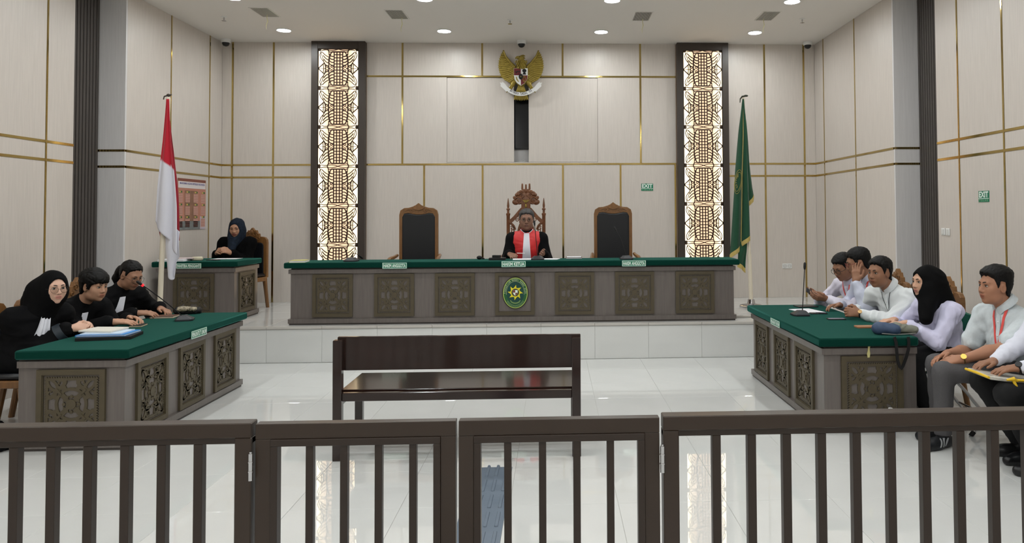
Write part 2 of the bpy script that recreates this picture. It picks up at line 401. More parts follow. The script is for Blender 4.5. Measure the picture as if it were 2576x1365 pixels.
# sprinklers, surveillance domes
for i, (sx, sy, lb) in enumerate(((-4.07,9.42,'above the left flag'), (-0.547,9.495,'in front of the gold eagle'), (3.158,9.355,'on the right of the room'))):
    t = thing('sprinkler', 'small metal ceiling sprinkler '+lb, 'sprinkler', (sx,sy,ZC), 0, 'ceiling sprinklers')
    MB().lathe([(0.035,0),(0.035,-0.004),(0.012,-0.008)], n=16).build('escutcheon', M_whitep, t, True)
    MB().lathe([(0.009,-0.006),(0.009,-0.03),(0.005,-0.034),(0.005,-0.048)], n=10).build('body', M_chrome, t, True)
    MB().lathe([(0.026,-0.05),(0.028,-0.053),(0.004,-0.054)], n=14).build('deflector', M_chrome, t, True)
for i, (sx, lb) in enumerate(((-4.56,'in the left rear corner'), (-0.45,'above the gold eagle'), (3.66,'in the right rear corner'))):
    t = thing('dome_camera', 'white surveillance dome camera with black lens '+lb, 'camera', (sx,10.62,ZC), 0, 'ceiling surveillance cameras')
    MB().lathe([(0.062,0),(0.065,-0.02),(0.062,-0.045),(0.055,-0.05)], n=24).build('housing', M_whitep, t, True)
    MB().lathe([(0.05,-0.045),(0.047,-0.07),(0.035,-0.09),(0.015,-0.1),(0.001,-0.101)], n=24).build('lens_dome', M_black, t, True)

# ================================================================== BACKLIT COLUMNS
M_glow = bpy.data.materials.new('backlit_diffuser'); M_glow.use_nodes = True
_nt = M_glow.node_tree; _b = _nt.nodes['Principled BSDF']; _b.inputs['Base Color'].default_value = (0.25,0.21,0.17,1); _b.inputs['Roughness'].default_value = 0.15
_tc = _nt.nodes.new('ShaderNodeTexCoord'); _sx = _nt.nodes.new('ShaderNodeSeparateXYZ'); _ab = _nt.nodes.new('ShaderNodeMath'); _ab.operation = 'ABSOLUTE'
_rp = _nt.nodes.new('ShaderNodeValToRGB'); _nt.links.new(_tc.outputs['Object'], _sx.inputs[0]); _nt.links.new(_sx.outputs[0], _ab.inputs[0])
_mm = _nt.nodes.new('ShaderNodeMath'); _mm.operation = 'DIVIDE'; _mm.inputs[1].default_value = 0.285; _nt.links.new(_ab.outputs[0], _mm.inputs[0]); _nt.links.new(_mm.outputs[0], _rp.inputs[0])
_rp.color_ramp.elements[0].position = 0.0; _rp.color_ramp.elements[0].color = (0.205,0.134,0.084,1)      # edge-lit: LED strips run up both sides
_rp.color_ramp.elements[1].position = 1.0; _rp.color_ramp.elements[1].color = (1.0,0.80,0.50,1)
_e = _rp.color_ramp.elements.new(0.5); _e.color = (0.225,0.152,0.097,1)
_e = _rp.color_ramp.elements.new(0.76); _e.color = (0.33,0.25,0.158,1)
_nt.links.new(_rp.outputs[0], _b.inputs['Emission Color']); _b.inputs['Emission Strength'].default_value = COLUMN_STRENGTH

def lattice_module():
    """pierced screen module, drawn in quarter and mirrored; drawn on a 228 x 222 half-size grid"""
    mb = MB(); K = 0.283/228; KZ = 0.2765/222
    D0, D1 = -0.006, 0.006
    def st(p, wd, mx=True, mz=True):
        for sx in ((1,-1) if mx else (1,)):
            for sz in ((1,-1) if mz else (1,)):
                mb.stroke([(sx*x*K, sz*z*KZ) for x, z in p], [q*K for q in wd] if isinstance(wd, (list,tuple)) else wd*K, D0, D1)
    def bez(a, b, c, n=7):
        return [((1-t)**2*a[0]+2*t*(1-t)*b[0]+t*t*c[0], (1-t)**2*a[1]+2*t*(1-t)*b[1]+t*t*c[1]) for t in [i/n for i in range(n+1)]]
    for x in (17, 48): st([(x,-188),(x,188)], 11, mz=False)
    for k in range(5): st([(-50,17.5+35*k),(50,17.5+35*k)], 10, mx=False)
    st([(-72,190),(72,190)], 15, mx=False)
    st(bez((70,190),(104,160),(108,70)), [9,10,12,14,16,17,16,14]); st([(108,72),(107,0)], 12)
    for z0 in (36, 70, 104, 138):
        st(bez((50,z0),(92,z0-4),(104,z0+30)), [10,11,12,12,11,10,8,6])
    st(bez((72,190),(112,178),(120,222)), 9); st(bez((120,222),(104,200),(106,150)), 8)
    # outer leaves and loops
    st(bez((110,30),(150,34),(160,70)), 10); st(bez((110,64),(146,70),(162,108)), 10); st(bez((110,98),(140,104),(172,150)), 10); st(bez((108,132),(140,140),(180,186)), 9)
    st([(160,58),(176,120),(206,210)], [7,6,6]); st(bez((166,80),(208,118),(207,158)), 8); st(bez((207,158),(202,192),(182,188)), 8)
    # points towards the frame
    st([(228,0),(160,62)], 11); st([(228,0),(150,0)], 5, mz=False)
    st(bez((160,62),(140,30),(146,0)), 9); st([(170,50),(166,0)], 7)
    mb.prism([(228*K,12*KZ),(228*K,-12*KZ),(208*K,0)], D0, D1); mb.prism([(-228*K,12*KZ),(-228*K,-12*KZ),(-208*K,0)], D0, D1)
    # C scrolls
    for cx, sg in ((74, -1), (128, 1)):
        p = [(cx-sg*(6+0.0)*0+sg*-1*(4+13*t)*math.cos(PI*0.9+2.2*PI*t), 20+(4+13*t)*math.sin(PI*0.9+2.2*PI*t)) for t in [i/14 for i in range(15)]]
        st(p, 8)
    st([(88,0),(116,0)], 14, mz=False); st([(136,0),(152,0)], 10, mz=False); st([(50,0),(66,0)], 8, mz=False)
    # links to the next module
    st(bez((0,222),(60,198),(112,210))+bez((112,210),(150,218),(190,204)), 8)
    mb.prism([(228*K,KZ*222),(228*K,KZ*205),(198*K,KZ*207),(190*K,KZ*214),(198*K,KZ*222)], D0, D1)
    for sx in (1,-1):
        for sz in (1,-1): mb.prism([(sx*a*K, sz*b*KZ) for a,b in ((228,222),(228,198),(204,200),(188,212),(200,222))], D0, D1)
    return mb.mesh('lattice_module', M_lattice)
lat_me = lattice_module()
for nm, x0, x1 in (('left', -3.412, -2.663), ('right', 1.779, 2.524)):
    cx = (x0+x1)/2; hw = (x1-x0)/2; t = thing('backlit_column', 'tall dark framed column with glowing pierced floral lattice, %s of the eagle' % nm, 'light column', (cx, 10.70, ZD), 0, 'backlit columns')
    zt = 3.967-ZD; zb = 0.56-ZD; iw = 0.283; H_ = ZC-ZD-0.001
    for a, b in ((-hw,-iw),(iw,hw)): MB().cbox(a, b, 0, 0.097, 0, H_, 0.003).build('stile', M_column, t)
    MB().cbox(-iw, iw, 0, 0.097, zt, H_, 0.003).build('top_rail', M_column, t); MB().cbox(-iw, iw, 0, 0.097, 0, zb, 0.003).build('bottom_rail', M_column, t)
    MB().box(-iw, iw, 0.045, 0.06, zb, zt).build('light_panel', M_glow, t)
    z = 3.687-ZD
    for k in range(6): put(lat_me, 'lattice_module', t, (0, 0.018, z-0.553*k))
    cap = MB(); cap.rectring(-iw, iw, zb, zt, 0.008, 0.012, 0.026); cap.build('lattice_frame', M_lattice, t)
# ================================================================== DESKS
def bezier(a, b, c, n=8):
    return [((1-t)**2*a[0]+2*t*(1-t)*b[0]+t*t*c[0], (1-t)**2*a[1]+2*t*(1-t)*b[1]+t*t*c[1]) for t in [i/n for i in range(n+1)]]
def carved_mesh(w, h, bead=10):
    """carved floral relief for a panel w x h (frame excluded), local x/z, facing -y, ground at y=0"""
    mb = MB(); A, B = w/2, h/2; D = -0.010; D2 = -0.014
    def st(p, wd, d=D):
        for sx in (1,-1):
            for sz in (1,-1):
                mb.stroke([(sx*x*A, sz*z*B) for x, z in p], [q*A for q in wd] if isinstance(wd, (list,tuple)) else wd*A, d, 0)
    def poly(p, d=D):
        for sx in (1,-1):
            for sz in (1,-1): mb.prism([(sx*x*A, sz*z*B) for x, z in p], d, 0)
    mb.rectring(-A*0.86, A*0.86, -B*0.86, B*0.86, 0.085*A, D, 0)                     # inner border
    for k in range(-bead, bead+1):                                                    # scalloped beads around it
        for sg in (1,-1):
            u = k/bead*0.84
            for cx, cz in ((u*A, sg*0.875*B), (sg*0.875*A, u*B)):
                r = 0.034*A; mb.prism([(cx+r*math.cos(q*PI/3), cz+r*math.sin(q*PI/3)) for q in range(6)], D, 0)
    mb.ring(0, 0, 0.50*A, 0.50*B, 0.10*A, D, 0, 44)                                   # ring
    # four-petal flower
    poly([(0,0),(0.10,0.20),(0.06,0.27),(0.16,0.27),(0.28,0.40),(0.36,0.36),(0.40,0.28),(0.27,0.16),(0.27,0.06),(0.20,0.10)], D)
    mb.prism([(0.17*A*math.cos(q*PI/8), 0.17*B*math.sin(q*PI/8)) for q in range(16)], D2, 0)
    for q in range(4): 
        a = q*PI/2; mb.prism([(A*(0.25*math.cos(a)+0.06*math.cos(t*PI/4)), B*(0.25*math.sin(a)+0.06*math.sin(t*PI/4))) for t in range(8)], D, 0)
    poly([(0.30,0.34),(0.34,0.30),(0.52,0.46),(0.46,0.52)], D2)
    # corner loops
    st(bezier((0.40,0.40),(0.50,0.82),(0.80,0.82)), [0.10,0.11,0.11,0.10,0.09,0.09,0.08,0.08,0.07]); st(bezier((0.40,0.40),(0.82,0.50),(0.80,0.82)), [0.10,0.11,0.11,0.10,0.09,0.09,0.08,0.08,0.07])
    poly([(0.70,0.82),(0.82,0.82),(0.82,0.70)], D)
    # fleur branches along the sides
    for sw in (0, 1):
        f = (lambda p: [(b, a) for a, b in p]) if sw else (lambda p: p)
        st(f(bezier((0.50,0.48),(0.36,0.60),(0.10,0.46))), [0.13,0.14,0.14,0.13,0.12,0.10,0.08,0.05,0.02])
        poly(f([(0.40,0.52),(0.24,0.54),(0.12,0.46),(0.20,0.62),(0.16,0.68),(0.16,0.80),(0.24,0.80),(0.30,0.66),(0.40,0.60)]))
        st(f([(0.34+0.085*math.cos(t), 0.70+0.085*math.sin(t)) for t in [PI*1.35-i*PI*0.19 for i in range(9)]]), [0.09,0.09,0.08,0.07,0.06,0.06,0.06,0.06,0.07])
    return mb.mesh('carving', M_carve)
def panel_parts(parent, u0, u1, z0, z1, place, carve=True, carv_cache={}):
    """place: function returning (location, rot z) for panel centre"""
    w, hh = u1-u0, z1-z0; loc, rot = place((u0+u1)/2, (z0+z1)/2)
    key = (round(w,2), round(hh,2))
    if key not in carv_cache:
        f = MB(); f.rectring(-w/2, w/2, -hh/2, hh/2, 0.036, -0.020, 0); f.rectring(-w/2+0.036, w/2-0.036, -hh/2+0.036, hh/2-0.036, 0.006, -0.013, 0)
        carv_cache[key] = (f.mesh('panel_frame', M_carve), carved_mesh(w-0.06, hh-0.06), MB().box(-w/2+0.01,w/2-0.01,-0.002,0,-hh/2+0.01,hh/2-0.01).mesh('panel_ground', M_desk))
    fr, cv, gr = carv_cache[key]
    p = put(fr, 'panel_frame', parent, loc, (0,0,rot)); 
    if carve: put(cv, 'carving', p); put(gr, 'panel_ground', p)
    return p
def desk_shell(t, x0, x1, y0, y1, H, ov=0.05, open_side=None):
    """local coords: hollow body with plinth, base moulding, cornice, baize top. open_side: side where people sit"""
    th = 0.03
    def ringbox(name, a0, a1, b0, b1, z0, z1, m):
        mb = MB()
        if open_side != '-y': mb.box(a0, a1, b0, b0+th, z0, z1)
        if open_side != '+y': mb.box(a0, a1, b1-th, b1, z0, z1)
        yy0 = b0+(th if open_side != '-y' else 0); yy1 = b1-(th if open_side != '+y' else 0)
        if open_side != '-x': mb.box(a0, a0+th, yy0, yy1, z0, z1)
        if open_side != '+x': mb.box(a1-th, a1, yy0, yy1, z0, z1)
        return mb.build(name, m, t)
    def g(e): 
        return (x0-(e if open_side != '-x' else 0), x1+(e if open_side != '+x' else 0), y0-(e if open_side != '-y' else 0), y1+(e if open_side != '+y' else 0))
    ringbox('plinth', *g(0.012), 0.0, 0.018, M_desk_dark); ringbox('base_moulding', *g(0.022), 0.018, 0.066, M_desk)
    ringbox('body', x0, x1, y0, y1, 0.066, H-0.123, M_desk); ringbox('cornice', *g(0.02), H-0.123, H-0.078, M_desk)
    ringbox('neck', *g(-0.004), H-0.078, H-0.062, M_desk_dark)
    a = g(ov); MB().cbox(a[0], a[1], a[2], a[3], H-0.062, H, 0.010).build('tabletop', M_green, t, True)
H = 0.692
# ---- judges' desk on the dais
jd = thing('judges_desk', 'long taupe judges desk with carved panels and green cloth top on the dais', 'desk', (0, 0, ZD))
desk_shell(jd, -2.93, 2.045, 8.53, 9.0, H, 0.06, '+y')
FY = 8.53
xs = [-2.467, -1.787, -1.115, -0.443, 0.230, 0.909, 1.597]
for i, cx in enumerate(xs):
    panel_parts(jd, cx-0.221, cx+0.221, 0.085, 0.560, lambda u, z: ((u, FY, z), 0.0), carve=(i != 3))
# ---- clerk's desk
cd_x0, cd_x1, cd_y0, cd_y1 = -4.56, -3.70, 8.90, 9.58
ck = thing('clerk_desk', 'small taupe clerk desk with carved panels and green top beside the flag', 'desk', (0, 0, ZD))
desk_shell(ck, cd_x0, cd_x1, cd_y0, cd_y1, H, 0.055, '+y')
panel_parts(ck, -4.385, -3.925, 0.08, 0.55, lambda u, z: ((u, cd_y0, z), 0.0))
panel_parts(ck, 9.01, 9.47, 0.08, 0.55, lambda u, z: ((cd_x1, u, z), PI/2))
# ---- prosecutors' table (left) and defence table (right)
lt = thing('prosecutor_table', 'taupe table with carved panels and green top on the left', 'table', (0,0,0))
desk_shell(lt, -3.69, -2.975, 5.38, 7.29, H, 0.05, '-x')
panel_parts(lt, -3.56, -3.10, 0.075, 0.555, lambda u, z: ((u, 5.38, z), 0.0))
for a in (5.51, 6.12, 6.735): panel_parts(lt, a, a+0.425, 0.072, 0.568, lambda u, z: ((-2.975, u, z), PI/2))
rt = thing('defence_table', 'taupe table with carved panels and green top on the right', 'table', (0,0,0))
desk_shell(rt, 1.975, 2.665, 5.48, 7.43, H, 0.05, '+x')
panel_parts(rt, 2.10, 2.56, 0.075, 0.555, lambda u, z: ((u, 5.48, z), 0.0))
for a in (5.68, 6.27, 6.89): panel_parts(rt, a, a+0.42, 0.072, 0.568, lambda u, z: ((1.975, u, z), -PI/2))
# yellow sticker on the near end of the defence table
sk = MB(); sk.prism([(0,0),(0.016,0.002),(0.02,0.03),(0.016,0.06),(0.022,0.085),(0.006,0.09),(0.002,0.05),(-0.004,0.03)], 5.455, 5.4575)
tag(sk.build('tape_strip', mat('yellow_tape', rgb(198,190,130), 0.6), None, loc=(2.292,0,0.545)), 'torn piece of yellow tape on the near end of the right table', 'tape')

# ---- name plates
def plate(txt, w, h, loc, rot, label):
    t = thing('name_plate', label, 'sign', loc, rot, 'green name plates')
    MB().cbox(-w/2, w/2, -0.004, 0.0, -h/2, h/2, 0.001).build('plate', M_sign, t)
    b = MB(); b.rectring(-w/2+0.003, w/2-0.003, -h/2+0.003, h/2-0.003, 0.005, -0.0052, -0.0035); b.build('border', M_white, t)
    x = MB(); text_into(x, txt, -w/2+0.014, w/2-0.014, -h/2+0.014, h/2-0.014, -0.0048, bold=0.034); x.build('lettering', M_white, t)
    return t
PY = 8.468
plate('HAKIM ANGGOTA', 0.272, 0.068, (-1.772, PY, 1.049), 0, 'green plate reading HAKIM ANGGOTA on the desk left of the centre')
plate('HAKIM KETUA', 0.272, 0.068, (-0.454, PY, 1.056), 0, 'green plate reading HAKIM KETUA below the presiding judge')
plate('HAKIM ANGGOTA', 0.272, 0.068, (0.898, PY, 1.053), 0, 'green plate reading HAKIM ANGGOTA on the desk right of the centre')
plate('PANITERA PENGGANTI', 0.285, 0.062, (-4.19, cd_y0-0.058, 1.04), 0, 'green plate reading PANITERA PENGGANTI on the clerk desk')
plate('PENUNTUT UMUM', 0.27, 0.066, (-2.921, 6.345, 0.648), PI/2, 'green plate reading PENUNTUT UMUM on the left table')
plate('PENASIHAT HUKUM', 0.27, 0.058, (1.921, 6.50, 0.655), -PI/2, 'green plate reading PENASIHAT HUKUM on the right table')
# ---- exit signs
def exit_sign(loc, rot, label):
    t = thing('exit_sign', label, 'sign', loc, rot, 'green exit signs')
    MB().box(-0.086,0.086,-0.004,0,-0.052,0.052).build('plate', M_sign, t)
    MB().box(-0.084,0.084,-0.0052,-0.0035,-0.022,-0.017).build('divider', M_white, t)
    x = MB(); text_into(x, 'EXIT', -0.076, 0.076, -0.010, 0.046, -0.0048, bold=0.035); x.build('lettering', M_white, t)
    x = MB(); text_into(x, 'T O L A K', -0.074, 0.074, -0.045, -0.027, -0.0048, bold=0.0); x.build('lettering', mat('sign_pale_green', rgb(150,190,150), 0.5), t)
exit_sign((1.345, YB, 1.997), 0, 'green EXIT TOLAK sign on the back wall beside the right column')
exit_sign((XRN, 6.86, 1.754), -PI/2, 'green EXIT TOLAK sign on the right side wall')
# ---- sockets and switches
def faceplate(name, loc, rot, label, cat, kind):
    t = thing(name, label, cat, loc, rot)
    if kind == 'socket':
        MB().cbox(-0.07,0.07,-0.010,0,-0.037,0.037,0.004).build('plate', M_whitep, t)
        for sx in (-0.034,0.034):
            MB().lathe([(0.026,0.0),(0.026,-0.0025),(0.021,-0.003),(0.020,0.004)], (sx,-0.0095,0), 20, 'y').build('socket_well', mat('socket_grey', rgb(190,190,188), 0.4), t, True)
            h2 = MB(); h2.ball((sx-0.009,-0.0128,0),(0.0035,0.0015,0.0035),8,6); h2.ball((sx+0.009,-0.0128,0),(0.0035,0.0015,0.0035),8,6); h2.build('socket_holes', M_blackm, t)
    else:
        MB().cbox(-0.037,0.037,-0.010,0,-0.037,0.037,0.004).build('plate', M_whitep, t)
        MB().cbox(-0.02,0.02,-0.014,-0.009,-0.026,0.026,0.002).build('rocker', mat('rocker_white', rgb(214,214,210), 0.35), t)
    return t
faceplate('wall_socket', (3.372, YB, 0.848), 0, 'white double power socket low on the back wall', 'socket', 'socket')
faceplate('light_switch', (XRN, 7.60, 1.41), -PI/2, 'white light switch beside the right niche, nearer the slats', 'switch', 'switch')
faceplate('light_switch', (XRN, 7.51, 1.408), -PI/2, 'white light switch beside the right niche, nearer the exit sign', 'switch', 'switch')

# ---- oval court emblem on the desk
em = thing('court_emblem', 'green oval court emblem with yellow sun on the judges desk', 'emblem', (-0.4375, FY-0.001, 0.730))
def oval(rx, rz, n=48): return [(rx*math.cos(2*PI*k/n), rz*math.sin(2*PI*k/n)) for k in range(n)]
MB().prism(oval(0.147,0.180), -0.016, 0).build('rim', M_blackm, em)
MB().prism(oval(0.139,0.172), -0.018, -0.012).build('gold_ring', mat('emblem_gold', rgb(168,184,92), 0.4), em)
MB().prism(oval(0.130,0.163), -0.019, -0.012).build('field', mat('emblem_green', rgb(34,92,44), 0.45), em)
MB().prism(oval(0.100,0.130), -0.0195, -0.012).build('inner_field', mat('emblem_dark_green', rgb(16,66,58), 0.45), em)
q = MB(); q.ring(0,0,0.100,0.130,0.002,-0.0205,-0.019,40,a0=-0.15,a1=PI+0.15); arc_text(q, 'PENGADILAN NEGERI BANDA ACEH', 0, 0, 0.115, 0.146, PI*1.02, -PI*0.02, 0.021, -0.0202, 0.62)
for r_ in (0.106,0.116): q.ring(0,-0.005,r_,r_*1.28,0.0012,-0.0205,-0.019,26,a0=PI*1.2,a1=PI*1.8)
q.build('lettering', mat('emblem_pale', rgb(206,214,176), 0.5), em)
sun = []
for k in range(8):
    a = PI/2-k*PI/4
    for rr, da in ((0.054,0.36),(0.062,0.15),(0.087,-0.10),(0.062,-0.16),(0.052,-0.30)): sun.append((rr*math.cos(a+da), 0.005+rr*math.sin(a+da)))
MB().prism(sun, -0.022, -0.015).build('sun', mat('emblem_yellow', rgb(226,212,40), 0.45), em)
MB().prism([(x, z+0.005) for x, z in oval(0.043,0.043,28)], -0.0232, -0.015).build('disc', mat('emblem_brown', rgb(74,70,34), 0.5), em)
sh = [(-0.026,0.032),(0.026,0.032),(0.026,0.002),(0.015,-0.02),(0,-0.03),(-0.015,-0.02),(-0.026,0.002)]
MB().prism(sh, -0.0245, -0.015).build('shield', M_white, em)
q = MB(); q.prism([(-0.025,0.031),(-0.001,0.031),(-0.001,0.004),(-0.025,0.004)], -0.025, -0.024); q.prism([(0.001,0.002),(0.025,0.002),(0.014,-0.02),(0.001,-0.028)], -0.025, -0.024)
q.build('shield_quarters', mat('emblem_maroon', rgb(120,52,44), 0.5), em)
q = MB(); q.stroke([(-0.056,-0.082),(-0.042,-0.102),(-0.02,-0.112),(0,-0.115),(0.02,-0.112),(0.042,-0.102),(0.056,-0.082)], [0.01,0.014,0.015,0.015,0.015,0.014,0.01], -0.0215, -0.018); q.build('ribbon', mat('emblem_olive', rgb(110,140,80), 0.5), em)
# ================================================================== BENCH
bn = thing('wooden_bench', 'dark polished wooden bench facing the judges desk', 'bench', (0,0,0))
for a in (-1.455, 0.115):
    MB().cbox(a, a+0.058, 5.03, 5.085, 0.0, 0.785, 0.004).build('rear_post', M_bench, bn)
MB().cbox(-1.44, 0.175, 5.087, 5.115, 0.578, 0.80, 0.004).build('backrest', M_bench, bn)
MB().cbox(-1.425, 0.145, 5.115, 5.66, 0.405, 0.445, 0.005).build('seat', M_bench, bn)
MB().cbox(-1.397, 0.115, 5.04, 5.075, 0.385, 0.44, 0.004).build('rear_apron', M_bench, bn)
MB().cbox(-1.38, 0.105, 5.585, 5.615, 0.345, 0.405, 0.004).build('front_apron', M_bench, bn)
for a in (-1.455, 0.12): MB().cbox(a, a+0.055, 5.585, 5.64, 0.0, 0.405, 0.004).build('leg', M_bench, bn)
for a in (-1.445, 0.125): MB().cbox(a, a+0.035, 5.085, 5.585, 0.345, 0.402, 0.004).build('side_rail', M_bench, bn)

# ================================================================== FENCE AND GATES
FYC = 2.65
def fence_wing(x0, x1, bal, label, post_at):
    t = thing('fence_section', label, 'fence', ((x0+x1)/2, FYC, 0), 0, 'brown courtroom fence'); c = (x0+x1)/2
    MB().cbox(x0-c, x1-c, -0.03, 0.03, 0.850, 0.900, 0.003).build('top_rail', M_fence, t)
    MB().cbox(x0-c, x1-c, -0.018, 0.018, 0.828, 0.850, 0.002).build('inner_rail', M_fence2, t)
    MB().cbox(x0-c, x1-c, -0.018, 0.018, 0.06, 0.10, 0.002).build('bottom_rail', M_fence2, t)
    for p in post_at: MB().cbox(p-c, p-c+0.055, -0.029, 0.029, 0.0, 0.850, 0.003).build('post', M_fence, t)
    bm_ = MB().cbox(-0.015, 0.015, -0.016, 0.016, 0.10, 0.828, 0.0015).mesh('baluster', M_fence2)
    for b in bal: put(bm_, 'baluster', t, (b-c, 0, 0))
    return t
fence_wing(-2.80, -1.03, [-1.212-0.1216*k for k in range(13)], 'brown metal railing left of the gate with upright bars', [-1.085, -2.80])
fence_wing(0.376, 2.80, [0.565+0.1247*k for k in range(18)], 'brown metal railing right of the gate with upright bars', [0.376, 2.745])
def gate(x0, x1, bal, label, hinge_x):
    t = thing('gate_leaf', label, 'gate', ((x0+x1)/2, FYC, 0), 0, 'brown gate leaves'); c = (x0+x1)/2; hw = (x1-x0)/2
    f = MB(); f.rectring(-hw, hw, 0.03, 0.894, 0.052, -0.02, 0.02); f.build('outer_frame', M_fence, t, bevel=0.002)
    f = MB(); f.rectring(-hw+0.052, hw-0.052, 0.082, 0.842, 0.024, -0.026, 0.014); f.build('inner_frame', M_fence2, t, bevel=0.002)
    bm_ = MB().cbox(-0.0125, 0.0125, -0.014, 0.014, 0.106, 0.818, 0.0015).mesh('baluster', M_fence2)
    for b in bal: put(bm_, 'baluster', t, (b-c, -0.004, 0))
    for z0 in (0.712, 0.15):
        hg = MB(); hg.cyl((hinge_x-c, -0.040, z0), 0.008, 0.09, 12); hg.cyl((hinge_x-c, -0.040, z0+0.028), 0.0095, 0.004, 12); hg.cyl((hinge_x-c, -0.040, z0+0.060), 0.0095, 0.004, 12); hg.cyl((hinge_x-c, -0.040, z0+0.09), 0.005, 0.006, 10)
        hg.build('hinge', M_chrome, t, True, label='steel barrel hinge')
gate(-1.019, -0.341, [-0.838,-0.722,-0.605,-0.488], 'left leaf of the brown metal gate in front of the bench', -1.026)
gate(-0.331, 0.364, [-0.163,-0.043,0.076,0.193], 'right leaf of the brown metal gate in front of the bench', 0.371)

# ================================================================== TACTILE STRIP
M_mat = mat('blue_grey_rubber', rgb(104,116,130), 0.45, noise=0.06, nscale=8)
ts = thing('tactile_strip', 'blue grey rubber guiding strip with raised bars on the floor', 'floor strip', (-0.39, 4.85, 0))
MB().cbox(-0.12, 0.12, -3.4, 0.0, 0.0, 0.004, 0.001).build('base', M_mat, ts)
bar = MB(); n_ = 12; o0 = [(0.0105*math.cos(a), (0.092 if a < PI else -0.092)+0.0105*math.sin(a)) for a in [k*2*PI/n_ for k in range(n_)]]
bar.add([(x,y,0.004) for x,y in o0]+[(x*0.75,y*0.97,0.0095) for x,y in o0], [tuple(range(n_,2*n_))]+[(k,(k+1)%n_,n_+(k+1)%n_,n_+k) for k in range(n_)]); bar_me = bar.mesh('raised_bar', M_mat)
for j in range(13):
    for i in range(4): put(bar_me, 'raised_bar', ts, (-0.087+0.058*i, -0.075-0.25*j, 0))

# ================================================================== CHAIRS
def arch(w, h, crest=0.0, n=10, shoulder=0.5):
    """outline of an arched chair back: width w, height h, optional crest bump"""
    pts = [(-w/2, 0)]
    for k in range(n+1):
        a = PI-k*PI/2/n; pts.append((-w/2+shoulder*w*0.25*(1+math.cos(a)), h-shoulder*w*0.25*(1-math.sin(a))))
    top = [(-0.17*w, h+0.004), (-0.15*w, h+0.012+crest*0.2), (-0.07*w, h+crest*0.55), (0, h+crest), (0.07*w, h+crest*0.55), (0.15*w, h+0.012+crest*0.2), (0.17*w, h+0.004)] if crest else []
    pts += top
    for k in range(n+1):
        a = PI/2-k*PI/2/n; pts.append((w/2-shoulder*w*0.25*(1-math.cos(a)), h-shoulder*w*0.25*(1-math.sin(a))))
    pts.append((w/2, 0)); return pts
def frame_between(mb, out, inn, d0, d1):
    n = len(out); vs = [(x,d0,z) for x,z in out]+[(x,d0,z) for x,z in inn]+[(x,d1,z) for x,z in out]+[(x,d1,z) for x,z in inn]; fs = []
    for i in range(n-1):
        fs += [(i,i+1,n+i+1,n+i),(2*n+i,3*n+i,3*n+i+1,2*n+i+1),(i,2*n+i,2*n+i+1,i+1),(n+i,n+i+1,3*n+i+1,3*n+i)]
    fs += [(0,n,3*n,2*n),(n-1,3*n-1,4*n-1,2*n-1)]; mb.add(vs, fs)
def resample(p, n):
    P = np.array(p); d = np.r_[0, np.cumsum(np.hypot(*np.diff(P, axis=0).T))]; s = np.linspace(0, d[-1], n)
    return list(zip(np.interp(s, d, P[:,0]), np.interp(s, d, P[:,1])))
def scroll(mb, cx, cz, r, a0, turns, wd, d0, d1, sg=1, n=16):
    mb.stroke([(cx+sg*r*(1-0.75*i/n)*math.cos(a0+turns*2*PI*i/n), cz+r*(1-0.75*i/n)*math.sin(a0+turns*2*PI*i/n)) for i in range(n+1)], [wd*(1-0.4*i/n) for i in range(n+1)], d0, d1)
def seat_and_legs(t, w, d, sh, yb, leg=0.045, m=M_chairwood, cush=M_leather):
    """seat front towards -y, back at y=yb"""
    MB().cbox(-w/2, w/2, yb-d, yb, sh-0.09, sh-0.035, 0.006).build('seat_rail', m, t)
    c = MB().cbox(-w/2+0.015, w/2-0.015, yb-d+0.012, yb-0.01, sh-0.037, sh+0.012, 0.018).build('seat', cush, t, True)
    for sx in (-1,1):
        x = sx*(w/2-leg/2-0.004)
        lf = MB(); lf.tube([(x, yb-d+leg/2+0.005, sh-0.09),(x+sx*0.01, yb-d+0.012, sh*0.55),(x, yb-d+0.02, 0.05),(x+sx*0.006, yb-d+0.012, 0.0)], [0.034,0.03,0.021,0.026], 8); lf.build('leg', m, t, True)
        lr = MB(); lr.tube([(x, yb-0.02, sh-0.05),(x, yb+0.01, sh*0.5),(x, yb+0.05, 0.0)], [0.03,0.025,0.022], 8); lr.build('leg', m, t, True)
def armrests(t, w, d, sh, yb, m):
    for sx in (-1,1):
        a = MB(); x = sx*(w/2+0.015)
        a.tube([(x*0.97,yb,sh+0.25),(x,yb-0.12,sh+0.235),(x*1.04,yb-d*0.7,sh+0.22),(x*1.05,yb-d*0.92,sh+0.19),(x*1.04,yb-d*0.95,sh+0.15)], [0.02,0.022,0.028,0.028,0.014], 8)
        a.tube([(x*1.03,yb-d*0.72,sh+0.21),(x*1.0,yb-d*0.62,sh+0.08),(x*0.96,yb-d*0.68,sh-0.06)], [0.018,0.022,0.02], 8)
        a.build('armrest', m, t, True)
